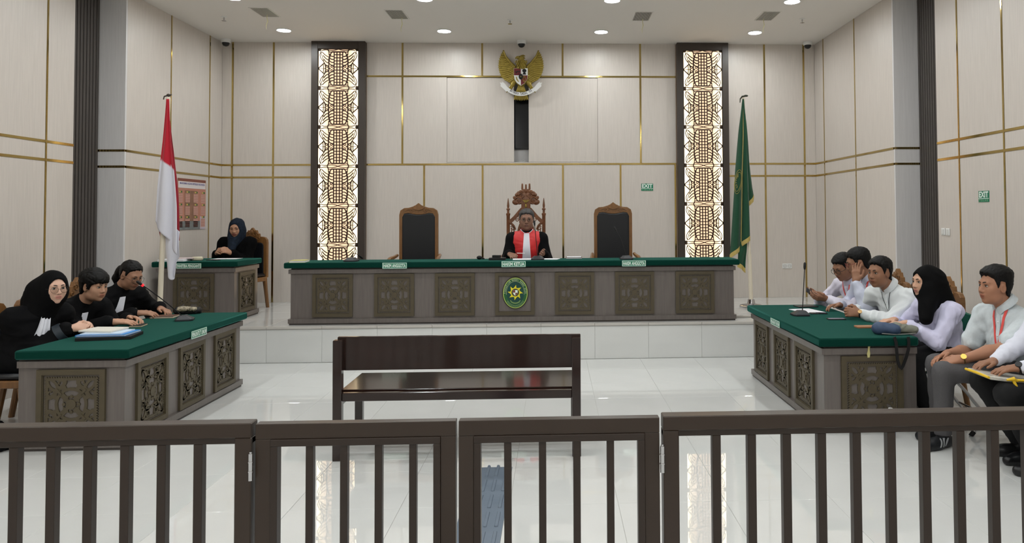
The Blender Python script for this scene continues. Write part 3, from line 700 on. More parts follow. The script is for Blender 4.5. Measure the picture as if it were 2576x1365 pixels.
def judge_chair(loc, label):
    t = thing('judge_chair', label, 'chair', loc, 0, 'empty judge chairs')
    W, B0, HT = 0.486, 0.42, 1.325
    seat_and_legs(t, 0.52, 0.48, 0.46, 0.0)
    armrests(t, 0.52, 0.48, 0.46, 0.0, M_chairwood)
    out = arch(W, HT-B0-0.02, 0.05, shoulder=0.62); inn = arch(W-0.085, HT-B0-0.085, 0, shoulder=0.45)
    dip = []
    for x, z in resample(inn, 40): dip.append((x, z-0.02*max(0, 1-(x/0.12)**2) if z > 0.75 else z))
    f = MB(); frame_between(f, [(x, z+B0) for x, z in resample(out, 40)], [(x, z+B0) for x, z in dip], -0.005, 0.05); f.build('back_frame', M_chairwood, t, bevel=0.004)
    p = MB(); o2 = [(x*1.03, z+B0) for x, z in dip]; p.prism(o2, -0.012, 0.04); p.build('back_cushion', M_leather, t, bevel=0.012)
    k = MB(); p2 = [(-0.075,HT-0.03),(-0.06,HT+0.005),(-0.04,HT+0.012),(0,HT+0.042),(0.04,HT+0.012),(0.06,HT+0.005),(0.075,HT-0.03),(0,HT-0.055)]
    k.prism(p2, -0.018, 0.0); 
    for sg in (1,-1): scroll(k, sg*0.09, HT-0.055, 0.028, 0.4, 1.2, 0.012, -0.014, 0.0, sg); k.stroke([(sg*0.05,HT-0.05),(sg*0.12,HT-0.035),(sg*0.17,HT-0.06)], [0.02,0.016,0.006], -0.012, 0)
    k.build('crest', M_chairwood, t, bevel=0.003)
judge_chair((-1.704, 9.57, ZD), 'empty judge chair with black leather back left of the presiding judge')
judge_chair((0.752, 9.57, ZD), 'empty judge chair with black leather back right of the presiding judge')

def carved_chair(loc, rotz, label, m=M_chairwood, group='carved wooden chairs'):
    """smaller chair with carved crest, sitter faces -y locally"""
    t = thing('carved_chair', label, 'chair', loc, rotz, group)
    seat_and_legs(t, 0.46, 0.45, 0.445, 0.0, m=m)
    W, B0, HT = 0.44, 0.40, 0.97
    out = arch(W, HT-B0-0.03, 0.0, shoulder=0.6); inn = arch(W-0.10, HT-B0-0.11, 0, shoulder=0.5)
    f = MB(); frame_between(f, [(x, z+B0) for x, z in resample(out, 36)], [(x, z+B0) for x, z in resample(inn, 36)], -0.004, 0.04); f.build('back_frame', m, t, bevel=0.005)
    p = MB(); p.prism([(x*1.02, z+B0) for x, z in inn], -0.010, 0.030); p.build('back_cushion', M_leather, t, bevel=0.01)
    k = MB(); z = HT-0.02
    k.prism([(-0.11,z-0.03),(-0.10,z+0.03),(-0.075,z+0.035),(-0.06,z+0.075),(-0.035,z+0.07),(0,z+0.11),(0.035,z+0.07),(0.06,z+0.075),(0.075,z+0.035),(0.10,z+0.03),(0.11,z-0.03),(0,z-0.06)], -0.008, 0.034)
    for sg in (1,-1):
        scroll(k, sg*0.05, z+0.02, 0.032, 0.5, 1.3, 0.014, -0.016, -0.006, sg); scroll(k, sg*0.10, z-0.03, 0.026, 2.0, 1.2, 0.012, -0.014, -0.002, sg)
    k.ball((0,-0.010,z+0.05),(0.018,0.012,0.03),10,8); k.build('crest', m, t, bevel=0.004)
    return t

# ---- carved throne of the presiding judge
th = thing('carved_throne', 'tall carved wooden throne with crown crest and turned posts behind the judge', 'chair', (-0.357, 9.62, ZD))
seat_and_legs(th, 0.56, 0.50, 0.46, 0.0, m=M_throne); armrests(th, 0.54, 0.5, 0.46, 0.0, M_throne)
for sx in (-1,1):
    pr = [(0.022,0.40),(0.024,0.43),(0.020,0.46),(0.024,0.55),(0.018,0.60),(0.025,0.64),(0.019,0.68),(0.025,0.76),(0.018,0.82),(0.025,0.86),(0.019,0.90),(0.022,1.0),(0.022,1.20),(0.027,1.21),(0.027,1.23),(0.015,1.235),(0.015,1.27),(0.024,1.275),(0.024,1.29),(0.012,1.30),(0.016,1.33),(0.007,1.40),(0.003,1.425)]
    MB().lathe(pr, (sx*0.227,0.02,0), 12).build('turned_post', M_throne, th, True)
k = MB()
out = [(x, z) for x, z in resample(bezier((-0.14,0.46),(-0.16,1.16),(0,1.19),10)+bezier((0,1.19),(0.16,1.16),(0.14,0.46),10)[1:], 40)]
inn = [(x*0.74, 0.46+(z-0.46)*0.94) for x, z in out]
f = MB(); frame_between(f, out, inn, 0.0, 0.05); f.build('back_frame', M_throne, th, bevel=0.005)
p = MB(); p.prism([(x*1.04, z) for x, z in inn], 0.005, 0.04); p.build('back_cushion', M_leather, th, bevel=0.01)
for sg in (1,-1):
    k.stroke([(sg*x, z) for x, z in bezier((0.215,1.115),(0.14,1.17),(0.045,1.29),10)], [0.05,0.05,0.048,0.046,0.046,0.046,0.048,0.05,0.052,0.05,0.045], 0.0, 0.045)
    k.stroke([(sg*x, z) for x, z in bezier((0.21,1.105),(0.16,1.10),(0.14,1.02),8)], [0.03]*9, 0.005, 0.035)
    for z in (0.58,0.70,0.82,0.94,1.04): scroll(k, sg*0.175, z, 0.030, 0.8, 1.25, 0.014, 0.005, 0.04, sg); 
    k.stroke([(sg*0.15,0.5),(sg*0.165,0.7),(sg*0.158,0.9),(sg*0.15,1.08)], 0.014, 0.01, 0.035)
    k.stroke([(sg*0.20,0.48),(sg*0.19,0.62),(sg*0.20,0.76),(sg*0.19,0.92),(sg*0.18,1.04)], 0.012, 0.01, 0.035)
    scroll(k, sg*0.085, 1.20, 0.03, 1.0, 1.2, 0.013, 0.0, 0.04, sg); scroll(k, sg*0.115, 1.15, 0.026, 2.0, 1.2, 0.012, 0.0, 0.04, sg)
k.build('fretwork', M_throne, th, bevel=0.003)
k = MB(); ZK = 0.055
for cx, cz, r in ((-0.085,1.345,0.068),(0.085,1.345,0.068),(-0.04,1.395,0.060),(0.04,1.395,0.060),(-0.13,1.32,0.046),(0.13,1.32,0.046),(-0.095,1.42,0.036),(0.095,1.42,0.036),(0,1.35,0.085)):
    k.ball((cx,0.02,cz+ZK),(r,0.024,r*0.85),12,8)
for sg in (1,-1):
    for j in range(5): k.ball((sg*(0.045+0.026*j), 0.015, ZK+1.455-0.007*j*j*0.7),(0.019,0.018,0.023),8,6)
    scroll(k, sg*0.095, ZK+1.335, 0.055, 0.3, 1.3, 0.017, -0.012, 0.0, sg); scroll(k, sg*0.055, ZK+1.40, 0.038, 0.3, 1.3, 0.013, -0.012, 0.0, sg)
k.build('crest', M_throne, th, True)
k = MB(); zc = 1.485
k.prism([(-0.035,zc-0.03),(0.035,zc-0.03),(0.055,zc+0.02),(0.055,zc+0.055),(-0.055,zc+0.055),(-0.055,zc+0.02)], 0.005, 0.035)
for x, hh in ((-0.046,0.115),(0,0.105),(0.046,0.115)): k.stroke([(x,zc+0.05),(x,zc+hh)], [0.028,0.022], 0.008, 0.032); k.ball((x,0.02,zc+hh),(0.013,0.012,0.012),8,6)
k.ball((0,0.018,zc+0.03),(0.024,0.024,0.032),10,8); k.build('crown', M_throne, th, bevel=0.003)
k = MB(); k.prism([(-0.055,1.19),(0.055,1.19),(0.06,1.405),(0.032,1.395),(0,1.415),(-0.032,1.395),(-0.06,1.405)], -0.024, 0.0)
for i in range(6): k.stroke([(-0.046+0.0185*i,1.205),(-0.05+0.020*i,1.385)], 0.006, -0.029, -0.023)
k.build('centre_badge', M_throne, th, bevel=0.002)
k = MB(); 
for q_ in range(5): k.stroke([(0,1.36),((q_-2)*0.020,1.40)], [0.005,0.010], -0.032, -0.023)
k.ball((0,-0.026,1.325),(0.013,0.008,0.024),8,8); k.build('gilt_badge', M_gilt, th)

# ---- folding chairs
M_fgreen = mat('green_vinyl', rgb(10,88,70), 0.45, spec=0.4)
def folding_chair(loc, rotz, label):
    t = thing('folding_chair', label, 'chair', loc, rotz, 'green folding chairs')
    for sx in (-1,1):
        x = sx*0.205
        MB().tube([(x,-0.27,0.015),(x,-0.10,0.25),(x,0.06,0.46),(x*0.98,0.16,0.72),(x*0.96,0.19,0.80),(x*0.85,0.195,0.825)], 0.0125, 10).build('front_leg_tube', M_chrome, t, True)
        MB().tube([(x*0.92,0.24,0.015),(x*0.92,0.05,0.25),(x*0.92,-0.12,0.44)], 0.0125, 10).build('rear_leg_tube', M_chrome, t, True)
        MB().tube([(x,-0.285,0.0),(x,-0.26,0.03)], 0.0165, 10).build('rubber_foot', M_blackm, t, True)
        MB().tube([(x*0.92,0.252,0.0),(x*0.92,0.228,0.03)], 0.0165, 10).build('rubber_foot', M_blackm, t, True)
    MB().tube([(-0.205,-0.2,0.115),(0.205,-0.2,0.115)], 0.009, 8).build('cross_bar', M_chrome, t, True)
    MB().tube([(-0.19,0.2,0.075),(0.19,0.2,0.075)], 0.009, 8).build('cross_bar', M_chrome, t, True)
    MB().cbox(-0.2,0.2,-0.22,0.14,0.425,0.468,0.014).build('seat', M_fgreen, t, True)
    b = MB(); n = 10; vs = []; fs = []
    for k_ in range(n+1):
        u = -1+2*k_/n; yb = 0.165+0.025*(1-u*u)
        top = 0.83-0.028*max(0,1-(u/0.7)**2)**0.5
        vs += [(u*0.205,yb,0.60),(u*0.205,yb+0.03,0.60),(u*0.205,yb+0.045,top),(u*0.205,yb+0.015,top)]
    for k_ in range(n):
        for q_ in range(4): fs.append((4*k_+q_,4*k_+(q_+1)%4,4*k_+4+(q_+1)%4,4*k_+4+q_))
    fs += [(0,1,2,3),(4*n,4*n+3,4*n+2,4*n+1)]; b.add(vs, fs); b.build('backrest', M_fgreen, t, bevel=0.006)
    return t
# ================================================================== FLAGS
def sheet(L, R, nu, nv, y0, fold, nf, ph=0.0, bottom=None, sag=0.0):
    """cloth between a left and a right edge line (x,z), folded in depth"""
    A = resample(L, nv); B = resample(R, nv); P = []
    for j in range(nv):
        v = j/(nv-1)
        for i in range(nu):
            u = i/(nu-1); x = A[j][0]+(B[j][0]-A[j][0])*u; z = A[j][1]+(B[j][1]-A[j][1])*u
            amp = fold*(0.25+0.75*v); P.append((x+amp*0.35*math.cos(nf*2*PI*u+ph+v), y0+amp*math.sin(nf*2*PI*u+ph+1.2*v)+0.012*math.sin(7*v+3*u), z-sag*math.sin(PI*u)*v))
    F = [(j*nu+i, j*nu+i+1, (j+1)*nu+i+1, (j+1)*nu+i) for j in range(nv-1) for i in range(nu-1)]
    return P, F
def cloth(name, parent, P, F, m, col=None, th=0.004):
    mb = MB(); mb.add(P, F); o = mb.build(name, m, parent, 'all', fix=False)
    if col:
        a = o.data.color_attributes.new('tint', 'FLOAT_COLOR', 'POINT')
        for i, p in enumerate(P): a.data[i].color = col(p)
    s = o.modifiers.new('thickness', 'SOLIDIFY'); s.thickness = th; s.offset = 0; return o
M_flag = mat('flag_cloth', (1,1,1,1), 0.8, attr='tint', sheen=0.15)
RED, WHT = rgb(186,22,44), rgb(222,222,232)
fl = thing('national_flag', 'red and white flag hanging on a cream pole beside the clerk desk', 'flag', (0,0,0))
MB().tube([(-4.060,7.92,0.02),(-4.04,7.92,0.689),(-3.977,7.92,2.837)], [0.026,0.0255,0.021], 14).build('pole', M_cream, fl, True)
MB().lathe([(0.16,0),(0.16,0.02),(0.14,0.035),(0.05,0.05),(0.04,0.12),(0.035,0.13)], (-4.06,7.92,0), 24).build('base', M_chrome, fl, True)
q = MB(); q.tube([(-4.02,7.92,2.848),(-3.945,7.92,2.866)], 0.007, 8); q.ball((-3.977,7.92,2.86),(0.02,0.02,0.016),10,8); q.tube([(-4.02,7.92,2.848),(-4.028,7.92,2.815)], 0.006, 8); q.build('finial', mat('finial_dark', rgb(70,64,58), 0.4, 0.6), fl, True)
def redwhite(p):
    t = (p[0]+4.035)/0.153; zb = 2.197-0.102*t; return RED if p[2] > zb else WHT
L_ = [(-3.978,2.815),(-4.004,2.566),(-4.035,2.197),(-4.064,1.911),(-4.094,1.56)]; R_ = [(-3.95,2.815),(-3.923,2.525),(-3.882,2.095),(-3.854,1.706),(-3.838,1.215)]
P, F = sheet(L_, R_, 30, 70, 7.875, 0.028, 1.6); cloth('flag_cloth', fl, P, F, M_flag, redwhite)
L_ = [(-4.03,1.60),(-3.992,1.36),(-3.972,1.177),(-3.968,1.02)]; R_ = [(-3.85,1.45),(-3.848,1.20),(-3.882,1.128),(-3.884,1.012)]
P, F = sheet(L_, R_, 22, 40, 7.915, 0.018, 1.2, 1.0, sag=0.06); cloth('flag_fold', fl, P, F, M_flag, lambda p: WHT)
L_ = [(-3.995,2.60),(-3.965,2.30),(-3.935,1.9),(-3.92,1.34)]; R_ = [(-3.985,2.60),(-3.938,2.30),(-3.900,1.9),(-3.874,1.36)]
P, F = sheet(L_, R_, 8, 40, 7.965, 0.01, 1.0); cloth('flag_fold', fl, P, F, M_flag, lambda p: rgb(150,24,40))
L_ = [(-4.075,1.62),(-4.072,1.4)]; R_ = [(-4.03,1.55),(-4.045,1.32)]
P, F = sheet(L_, R_, 6, 12, 7.955, 0.008, 1.0); cloth('flag_fold', fl, P, F, M_flag, lambda p: rgb(150,24,40))

M_fgr = mat('dark_green_flag_cloth', rgb(12,70,44), 0.75, sheen=0.2); M_fringe = mat('gold_fringe', rgb(198,176,104), 0.6); M_fgold = mat('gold_embroidery', rgb(150,140,70), 0.5)
fr = thing('court_flag', 'dark green flag with gold fringe on a pole beside the right column', 'flag', (0,0,0))
MB().tube([(2.485,9.72,3.128),(2.519,9.72,1.955),(2.54,9.72,1.074)], [0.016,0.018,0.020], 12).build('pole', M_cream, fr, True)
MB().tube([(2.54,9.72,1.08),(2.558,9.72,0.424),(2.558,9.72,ZD)], [0.027,0.027,0.027], 12).build('lower_pole', M_cream, fr, True)
MB().lathe([(0.15,0),(0.15,0.02),(0.13,0.03),(0.05,0.045),(0.04,0.1)], (2.558,9.72,ZD), 24).build('base', M_chrome, fr, True)
q = MB(); q.tube([(2.440,9.72,3.06),(2.445,9.72,3.11),(2.470,9.72,3.14),(2.533,9.72,3.150)], [0.005,0.008,0.012,0.010], 8); q.ball((2.52,9.72,3.15),(0.03,0.02,0.014),10,8); q.build('finial', mat('finial_bronze', rgb(58,60,50), 0.4, 0.5), fr, True)
A_ = [(2.469,3.105),(2.412,2.682),(2.359,2.162),(2.321,1.593),(2.289,1.06)]; B_ = [(2.482,3.105),(2.506,2.682),(2.511,2.162),(2.526,1.695),(2.527,1.31)]
P, F = sheet(A_, B_, 34, 80, 9.69, 0.040, 1.7, 0.6); cloth('flag_cloth', fr, P, F, M_fgr)
def fringe(P, nu, name, n0=0, n1=None, dz=0.05):
    edge = P[-nu:][n0:n1]; q = MB()
    for i in range(len(edge)-1):
        for t in (0.0, 0.34, 0.67):
            a = Vector(edge[i])*(1-t)+Vector(edge[i+1])*t; q.tube([a+Vector((0,-0.003,0.012)), a+Vector((0,-0.003,-dz*0.5)), a+Vector((random.uniform(-0.004,0.004),-0.002,-dz))], [0.0045,0.004,0.002], 5)
    o = q.build(name, M_fringe, fr); o['kind'] = 'stuff'; return o
fringe(P, 34, 'fringe')
q = MB(); nu = 34
q.tube([(Vector(P[j*nu+21])+Vector((0,-0.008,0))) for j in range(0,80,3)], 0.007, 6); q.build('gold_trim', M_fringe, fr, True)
L_ = [(2.40,1.30),(2.395,1.10),(2.392,0.965)]; R_ = [(2.515,1.32),(2.508,1.10),(2.488,0.885)]
P2, F2 = sheet(L_, R_, 16, 24, 9.715, 0.02, 1.0, 2.0); cloth('flag_fold', fr, P2, F2, M_fgr); fringe(P2, 16, 'fringe')
L_ = [(2.512,2.92),(2.518,2.40),(2.530,1.95),(2.548,1.73)]; R_ = [(2.516,2.92),(2.560,2.318),(2.600,1.95),(2.617,1.84)]
P3, F3 = sheet(L_, R_, 14, 50, 9.75, 0.02, 1.0, 0.4); cloth('flag_fold', fr, P3, F3, M_fgr); fringe(P3, 14, 'fringe')
q = MB(); c0 = (2.385, 2.02)
for rr in (0.10, 0.125): q.tube([(c0[0]+0.38*rr*math.cos(a)+0.02*math.sin(a), 9.645, c0[1]+rr*1.25*math.sin(a)) for a in [k*PI/14 for k in range(29)]], 0.003, 5)
for k in range(7): a = 1.6+k*0.42; q.tube([(c0[0]+0.02*math.cos(a), 9.645, c0[1]+0.06*math.sin(a)), (c0[0]+0.035*math.cos(a), 9.645, c0[1]+0.1*math.sin(a))], 0.004, 5)
q.build('embroidered_emblem', M_fgold, fr)

# ================================================================== GOLD EAGLE EMBLEM
eg = thing('eagle_emblem', 'gold eagle coat of arms with shield and motto banner high on the back wall', 'emblem', (-0.463, 10.72, 3.57))
EY = 0.0
wo = [(0.250,0.390),(0.292,0.331),(0.322,0.243),(0.330,0.155),(0.316,0.082),(0.286,0.009),(0.241,-0.038),(0.180,-0.068),(0.120,-0.095)]
wi = [(0.246,0.375),(0.218,0.302),(0.185,0.251),(0.150,0.212),(0.115,0.175),(0.095,0.150),(0.085,0.115),(0.080,0.08),(0.075,0.03)]
def feather(mb, a, b, w_, y0, bend, sg):
    n = 8; pts = []; rs = []
    for i in range(n+1):
        t = i/n; x = a[0]+(b[0]-a[0])*t; z = a[1]+(b[1]-a[1])*t; L = math.hypot(b[0]-a[0], b[1]-a[1]); nx, nz = -(b[1]-a[1])/L, (b[0]-a[0])/L
        o_ = bend*L*math.sin(PI*t); pts.append((sg*(x+nx*o_), y0-0.006*math.sin(PI*t), z+nz*o_)); rs.append(w_*(0.75+0.5*math.sin(PI*min(t*0.8+0.1,1)))*(1 if t < 0.85 else 1-(t-0.85)/0.15*0.75))
    mb.tube(pts, rs, 8, flat=0.55, up=None)
for sg in (1, -1):
    wmb = MB(); nf = 19; O_ = resample(wo, nf); I_ = resample(wi, nf)
    base = [(sg*(x*0.97), z*0.985) for x, z in resample(wo, 26)]+[(sg*x, z) for x, z in resample(wi, 20)][::-1]
    vs = [(x, 0.02, z) for x, z in base]; wmb.prism(base, 0.010, 0.030)
    for i in range(nf): feather(wmb, (I_[i][0]*0.98, I_[i][1]), O_[i], 0.0115, 0.012, -0.16, sg)
    for i in range(13):
        a = I_[min(i+5,nf-1)]; b = (a[0]+(O_[min(i+5,nf-1)][0]-a[0])*0.72, a[1]+(O_[min(i+5,nf-1)][1]-a[1])*0.72); feather(wmb, (a[0]*0.95, a[1]), b, 0.0105, 0.003, -0.16, sg)
    for i in range(10):
        a = I_[min(i+8,nf-1)]; b = (a[0]+(O_[min(i+8,nf-1)][0]-a[0])*0.45, a[1]+(O_[min(i+8,nf-1)][1]-a[1])*0.45); feather(wmb, (a[0]*0.9,a[1]), b, 0.0105, -0.006, -0.15, sg)
    wmb.tube([(sg*0.246,0.006,0.385),(sg*0.216,0.004,0.30),(sg*0.15,0.0,0.212),(sg*0.08,-0.004,0.14)], [0.007,0.012,0.017,0.024], 8); wmb.build('wing', M_gilt, eg, True)
q = MB(); q.ball((0,0.02,0.02),(0.10,0.045,0.15),16,12); q.tube([(0.005,0.0,0.10),(0.010,-0.005,0.19),(0.012,-0.008,0.25)], [0.082,0.062,0.046], 14, flat=0.6)
for j in range(4):
    for i in range(7-j):
        x = (i-(6-j)/2)*0.022; feather(q, (x+0.01, 0.235-j*0.03), (x*1.25+0.005, 0.195-j*0.03), 0.010, -0.036-0.004*j, 0.0, 1)
q.build('torso', M_gilt, eg, True)
q = MB(); q.ball((0.005,-0.010,0.275),(0.046,0.036,0.036),14,10); q.tube([(-0.02,-0.02,0.28),(-0.055,-0.022,0.285),(-0.075,-0.022,0.27),(-0.072,-0.022,0.256)], [0.022,0.016,0.010,0.004], 10); q.tube([(-0.025,-0.02,0.262),(-0.06,-0.02,0.258)], [0.014,0.006], 8)
q.tube([(0.0,-0.01,0.305),(0.035,-0.008,0.312),(0.062,-0.004,0.302)], [0.012,0.012,0.005], 8); q.tube([(0.03,-0.01,0.28),(0.062,-0.006,0.27)], [0.015,0.006], 8); q.build('head', M_gilt, eg, True)
MB().ball((-0.018,-0.042,0.285),(0.006,0.004,0.005),8,6).build('eye', M_blackm, eg)
q = MB()
for i in range(9):
    u = (i-4)/4; feather(q, (0.03*u,-0.12), (0.098*u,-0.335+0.012*abs(u)), 0.0135, 0.02-0.004*(i % 2), 0.0, 1)
for i in range(5): u = (i-2)/2; feather(q, (0.03*u,-0.12), (0.05*u,-0.215), 0.014, 0.004, 0.0, 1)
q.build('tail', M_gilt, eg, True)
for sg in (1,-1):
    q = MB(); q.tube([(sg*0.085,-0.005,-0.06),(sg*0.12,-0.010,-0.10),(sg*0.135,-0.012,-0.14),(sg*0.15,-0.014,-0.185)], [0.030,0.036,0.022,0.012], 10)
    for k in range(3): q.tube([(sg*0.15,-0.014,-0.18),(sg*(0.165+0.03*(k-1)),-0.022,-0.205),(sg*(0.17+0.035*(k-1)),-0.012,-0.222)], [0.011,0.010,0.004], 8)
    for k in range(6): feather(q, (0.10+0.008*k,-0.06-0.012*k), (0.118+0.010*k,-0.10-0.014*k), 0.010, -0.022, 0.0, sg)
    q.build('leg', M_gilt, eg, True)
M_maroon = mat('shield_maroon', rgb(104,26,34), 0.45)
shp = [(-0.098,0.120),(0.098,0.120),(0.098,0.02),(0.088,-0.04),(0.055,-0.09),(0,-0.128),(-0.055,-0.09),(-0.088,-0.04),(-0.098,0.02)]
shd = MB().prism([(x*1.06, z*1.04) for x, z in shp], -0.046, -0.02).build('shield', M_gilt, eg)
MB().prism([(x, z) for x, z in shp], -0.050, -0.03).build('shield_field', M_whitep, shd)
q = MB(); q.prism([(-0.096,0.118),(0,0.118),(0,0.02),(-0.096,0.02)], -0.052, -0.04); q.prism([(0,0.018),(0.095,0.018),(0.086,-0.04),(0.054,-0.089),(0,-0.125)], -0.052, -0.04); q.build('shield_red', M_maroon, shd)
q = MB(); q.prism([(0.03*math.cos(a),0.0+0.042*math.sin(a)) for a in [k*PI/8 for k in range(16)]], -0.058, -0.05)                                     # centre
q.stroke([(-0.07,0.055),(-0.05,0.075),(-0.02,0.075),(-0.015,0.06)], 0.014, -0.055, -0.05); q.stroke([(-0.06,0.06),(-0.06,0.035)], 0.006, -0.055, -0.05); q.stroke([(-0.03,0.06),(-0.03,0.035)], 0.006, -0.055, -0.05); q.stroke([(-0.075,0.08),(-0.08,0.06)], 0.005, -0.055, -0.05)
q.ball((0.05,-0.052,0.085),(0.03,0.004,0.026),10,8); q.stroke([(0.05,0.03),(0.05,0.07)], [0.05,0.02], -0.055, -0.05); q.build('shield_charges', M_blackm, shd)
q = MB(); 
for k in range(8): q.ball((0.048+0.026*math.cos(k*PI/4)*0.7,-0.055,-0.035+0.036*math.sin(k*PI/4)),(0.008,0.004,0.009),8,6)
q.stroke([(-0.066,-0.002),(-0.055,-0.04),(-0.03,-0.075)], [0.012,0.016,0.008], -0.056, -0.05); q.prism([(0.012*math.cos(PI/2+k*PI/5*1)*(1 if k % 2 == 0 else 0.45), 0.012*math.sin(PI/2+k*PI/5)*(1 if k % 2 == 0 else 0.45)) for k in range(10)], -0.060, -0.055); q.build('shield_gold_charges', M_gilt, shd)
q = MB(); bw = 0.052
bpts = [(-0.19,-0.178),(-0.13,-0.218),(-0.07,-0.240),(0,-0.247),(0.07,-0.240),(0.13,-0.218),(0.19,-0.178)]
bp = resample([bezier(bpts[0],(0,-0.315),bpts[-1],20)[i] for i in range(21)], 21)
q.stroke(bp, bw, -0.034, -0.028); q.build('banner', M_whitep, eg)
for sg in (1,-1):
    q = MB(); q.prism([(sg*x, z) for x, z in ((0.17,-0.165),(0.20,-0.135),(0.235,-0.09),(0.272,-0.062),(0.264,-0.085),(0.300,-0.078),(0.285,-0.11),(0.292,-0.13),(0.255,-0.165),(0.215,-0.205),(0.19,-0.215))], -0.026, -0.018); q.build('banner_end', M_whitep, eg)
q = MB(); arc_text(q, 'BHINNEKA TUNGGAL IKA', 0, 0.247, 0.34, 0.493, PI*1.5-0.47, PI*1.5+0.47, 0.036, -0.0345, 0.62); q.build('banner_lettering', M_blackm, eg)

# ================================================================== POSTER
ps = thing('wall_poster', 'reddish printed court poster in columns on the left wall behind the flag', 'poster', (XL+0.004, 9.935, 1.765), PI/2)
W_, Hh = 0.375, 0.325
def pbox(name, x0, x1, z0, z1, m, d=0.002): return MB().box(x0, x1, -d, -d+0.0012, z0, z1).build(name, m, ps)
MB().box(-W_, W_, -0.002, 0, -Hh, Hh).build('sheet', mat('poster_salmon', rgb(190,128,108), 0.35, noise=0.12, nscale=3), ps)
pbox('top_strip', -W_, W_, Hh-0.035, Hh, mat('poster_brown', rgb(128,70,56), 0.4), 0.003); pbox('title_band', -W_+0.01, W_-0.01, Hh-0.12, Hh-0.037, mat('poster_white', rgb(222,214,214), 0.4), 0.003)
q = MB(); text_into(q, 'MAHKAMAH AGUNG REPUBLIK INDONESIA', -W_+0.05, W_-0.03, Hh-0.075, Hh-0.048, -0.0036); q.build('lettering', mat('poster_blue', rgb(70,66,140), 0.4), ps)
pbox('building_print', -0.20, 0.12, -Hh+0.06, Hh-0.15, mat('poster_sepia', rgb(140,100,78), 0.4, noise=0.3, nscale=9), 0.0026); pbox('foot_print', -W_, 0.22, -Hh, -Hh+0.11, mat('poster_grey', rgb(120,124,124), 0.4, noise=0.3, nscale=12), 0.003)
pbox('foot_corner', 0.22, W_, -Hh, -Hh+0.17, mat('poster_lavender', rgb(196,184,196), 0.4), 0.0028)
mt = [MB().box(-0.035,0.035,-0.0042,-0.003,-0.012,0.012).mesh('green_tag', mat('poster_green', rgb(60,100,54), 0.4)), MB().box(-0.022,0.022,-0.0048,-0.004,-0.009,0.009).mesh('yellow_tag', mat('poster_yellow', rgb(206,178,96), 0.4)), MB().box(-0.055,0.055,-0.0038,-0.003,-0.0025,0.0025).mesh('text_line', mat('poster_line', rgb(150,88,78), 0.4)), MB().box(-0.06,0.06,-0.0030,-0.002,-0.055,0.055).mesh('text_block', mat('poster_pale', rgb(206,160,146), 0.4))]
for i, cx in enumerate((-0.31,-0.12,0.10,0.30)):
    for j, cz in enumerate((0.155,-0.005,-0.165)):
        put(mt[0],'green_tag',ps,(cx+0.01,0,cz)); put(mt[1],'yellow_tag',ps,(cx-0.015,0,cz)); put(mt[3],'text_block',ps,(cx,0,cz-0.075))
        for k in range(5): put(mt[2],'text_line',ps,(cx,0,cz-0.03-0.021*k))

# ================================================================== DESK ITEMS
def mic(loc, rot, stem, label, lit=False, flip=False):
    t = thing('gooseneck_microphone', label, 'microphone', loc, rot, 'desk microphones')
    b = MB(); lo_ = [(-0.075,-0.055),(-0.05,-0.075),(0.05,-0.075),(0.075,-0.055),(0.075,0.06),(0.05,0.07),(-0.05,0.07),(-0.075,0.06)]; hi_ = [(x*0.55, y*0.45+0.012) for x, y in lo_]
    vs = [(x,y,0) for x,y in lo_]+[(x,y,0.016) for x,y in lo_]+[(x,y,0.045) for x,y in hi_]; n = 8
    fs = [tuple(range(n))[::-1], tuple(range(2*n,3*n))]+[(k*n+i,k*n+(i+1)%n,(k+1)*n+(i+1)%n,(k+1)*n+i) for k in (0,1) for i in range(n)]
    b.add(vs, fs); b.build('base', mat('mic_dark_grey', rgb(42,44,48), 0.4), t, bevel=0.003)
    q = MB(); q.box(0.012,0.03,-0.02,-0.004,0.036,0.048); q.build('button', mat('mic_button', rgb(110,112,116), 0.4), t)
    if stem:
        p = [Vector(s) for s in stem]; q = MB(); q.tube(p, 0.0042, 8); q.build('gooseneck', M_blackm, t, True)
        d = (p[-1]-p[-2]).normalized(); q = MB(); q.tube([p[-1]-d*0.01, p[-1]+d*0.012, p[-1]+d*0.045, p[-1]+d*0.055], [0.007,0.0115,0.0115,0.006], 10); q.build('mic_head', M_blackm, t, True)
        if lit: q = MB(); q.tube([p[-1]-d*0.012, p[-1]+d*0.006], 0.0118, 12); q.build('ring_light', mat('red_ring_light', rgb(230,40,50), 0.3, emit=1.2), t, True)
    return t
ZT = ZD+H
def arcstem(a, b, lift, n=8): return [tuple(Vector(a)*(1-t)+Vector(b)*t+Vector((0,0,lift*math.sin(PI*t)))) for t in [i/n for i in range(n+1)]]
mic((-2.30, 8.66, ZT), 0, [(0,0.02,0.04),(0.0,0.06,0.09),(0.02,0.12,0.085),(0.05,0.17,0.05)], 'black microphone base at the left end of the judges desk')
mic((-0.19, 8.70, ZT), 0, arcstem((0,0.02,0.04),(-0.035,0.05,0.40),0.0), 'black gooseneck microphone in front of the presiding judge')
mic((0.83, 8.64, ZT), 0, arcstem((0,0.02,0.04),(-0.11,0.06,0.33),0.03), 'black gooseneck microphone before the right empty judge chair')
mic((-3.255, 6.80, H), PI/2+0.3, arcstem((0,0.02,0.04),(-0.16,0.30,0.335),0.01), 'gooseneck microphone with glowing red ring on the left table', True)
mic((2.20, 6.68, H), -PI/2, arcstem((0,0.02,0.04),(-0.06,0.065,0.415),0.0), 'upright gooseneck microphone on the right table')
q = MB(); q.ball((0,0,0.022),(0.032,0.026,0.022),14,10); q.tube([(0.03,0,0.014),(0.06,0.0,0.008)], [0.010,0.007], 10)
tag(q.build('foam_windscreen', M_blackm, None, True, loc=(-0.875,8.87,ZT)), 'small black foam microphone windscreen lying on the judges desk', 'microphone')
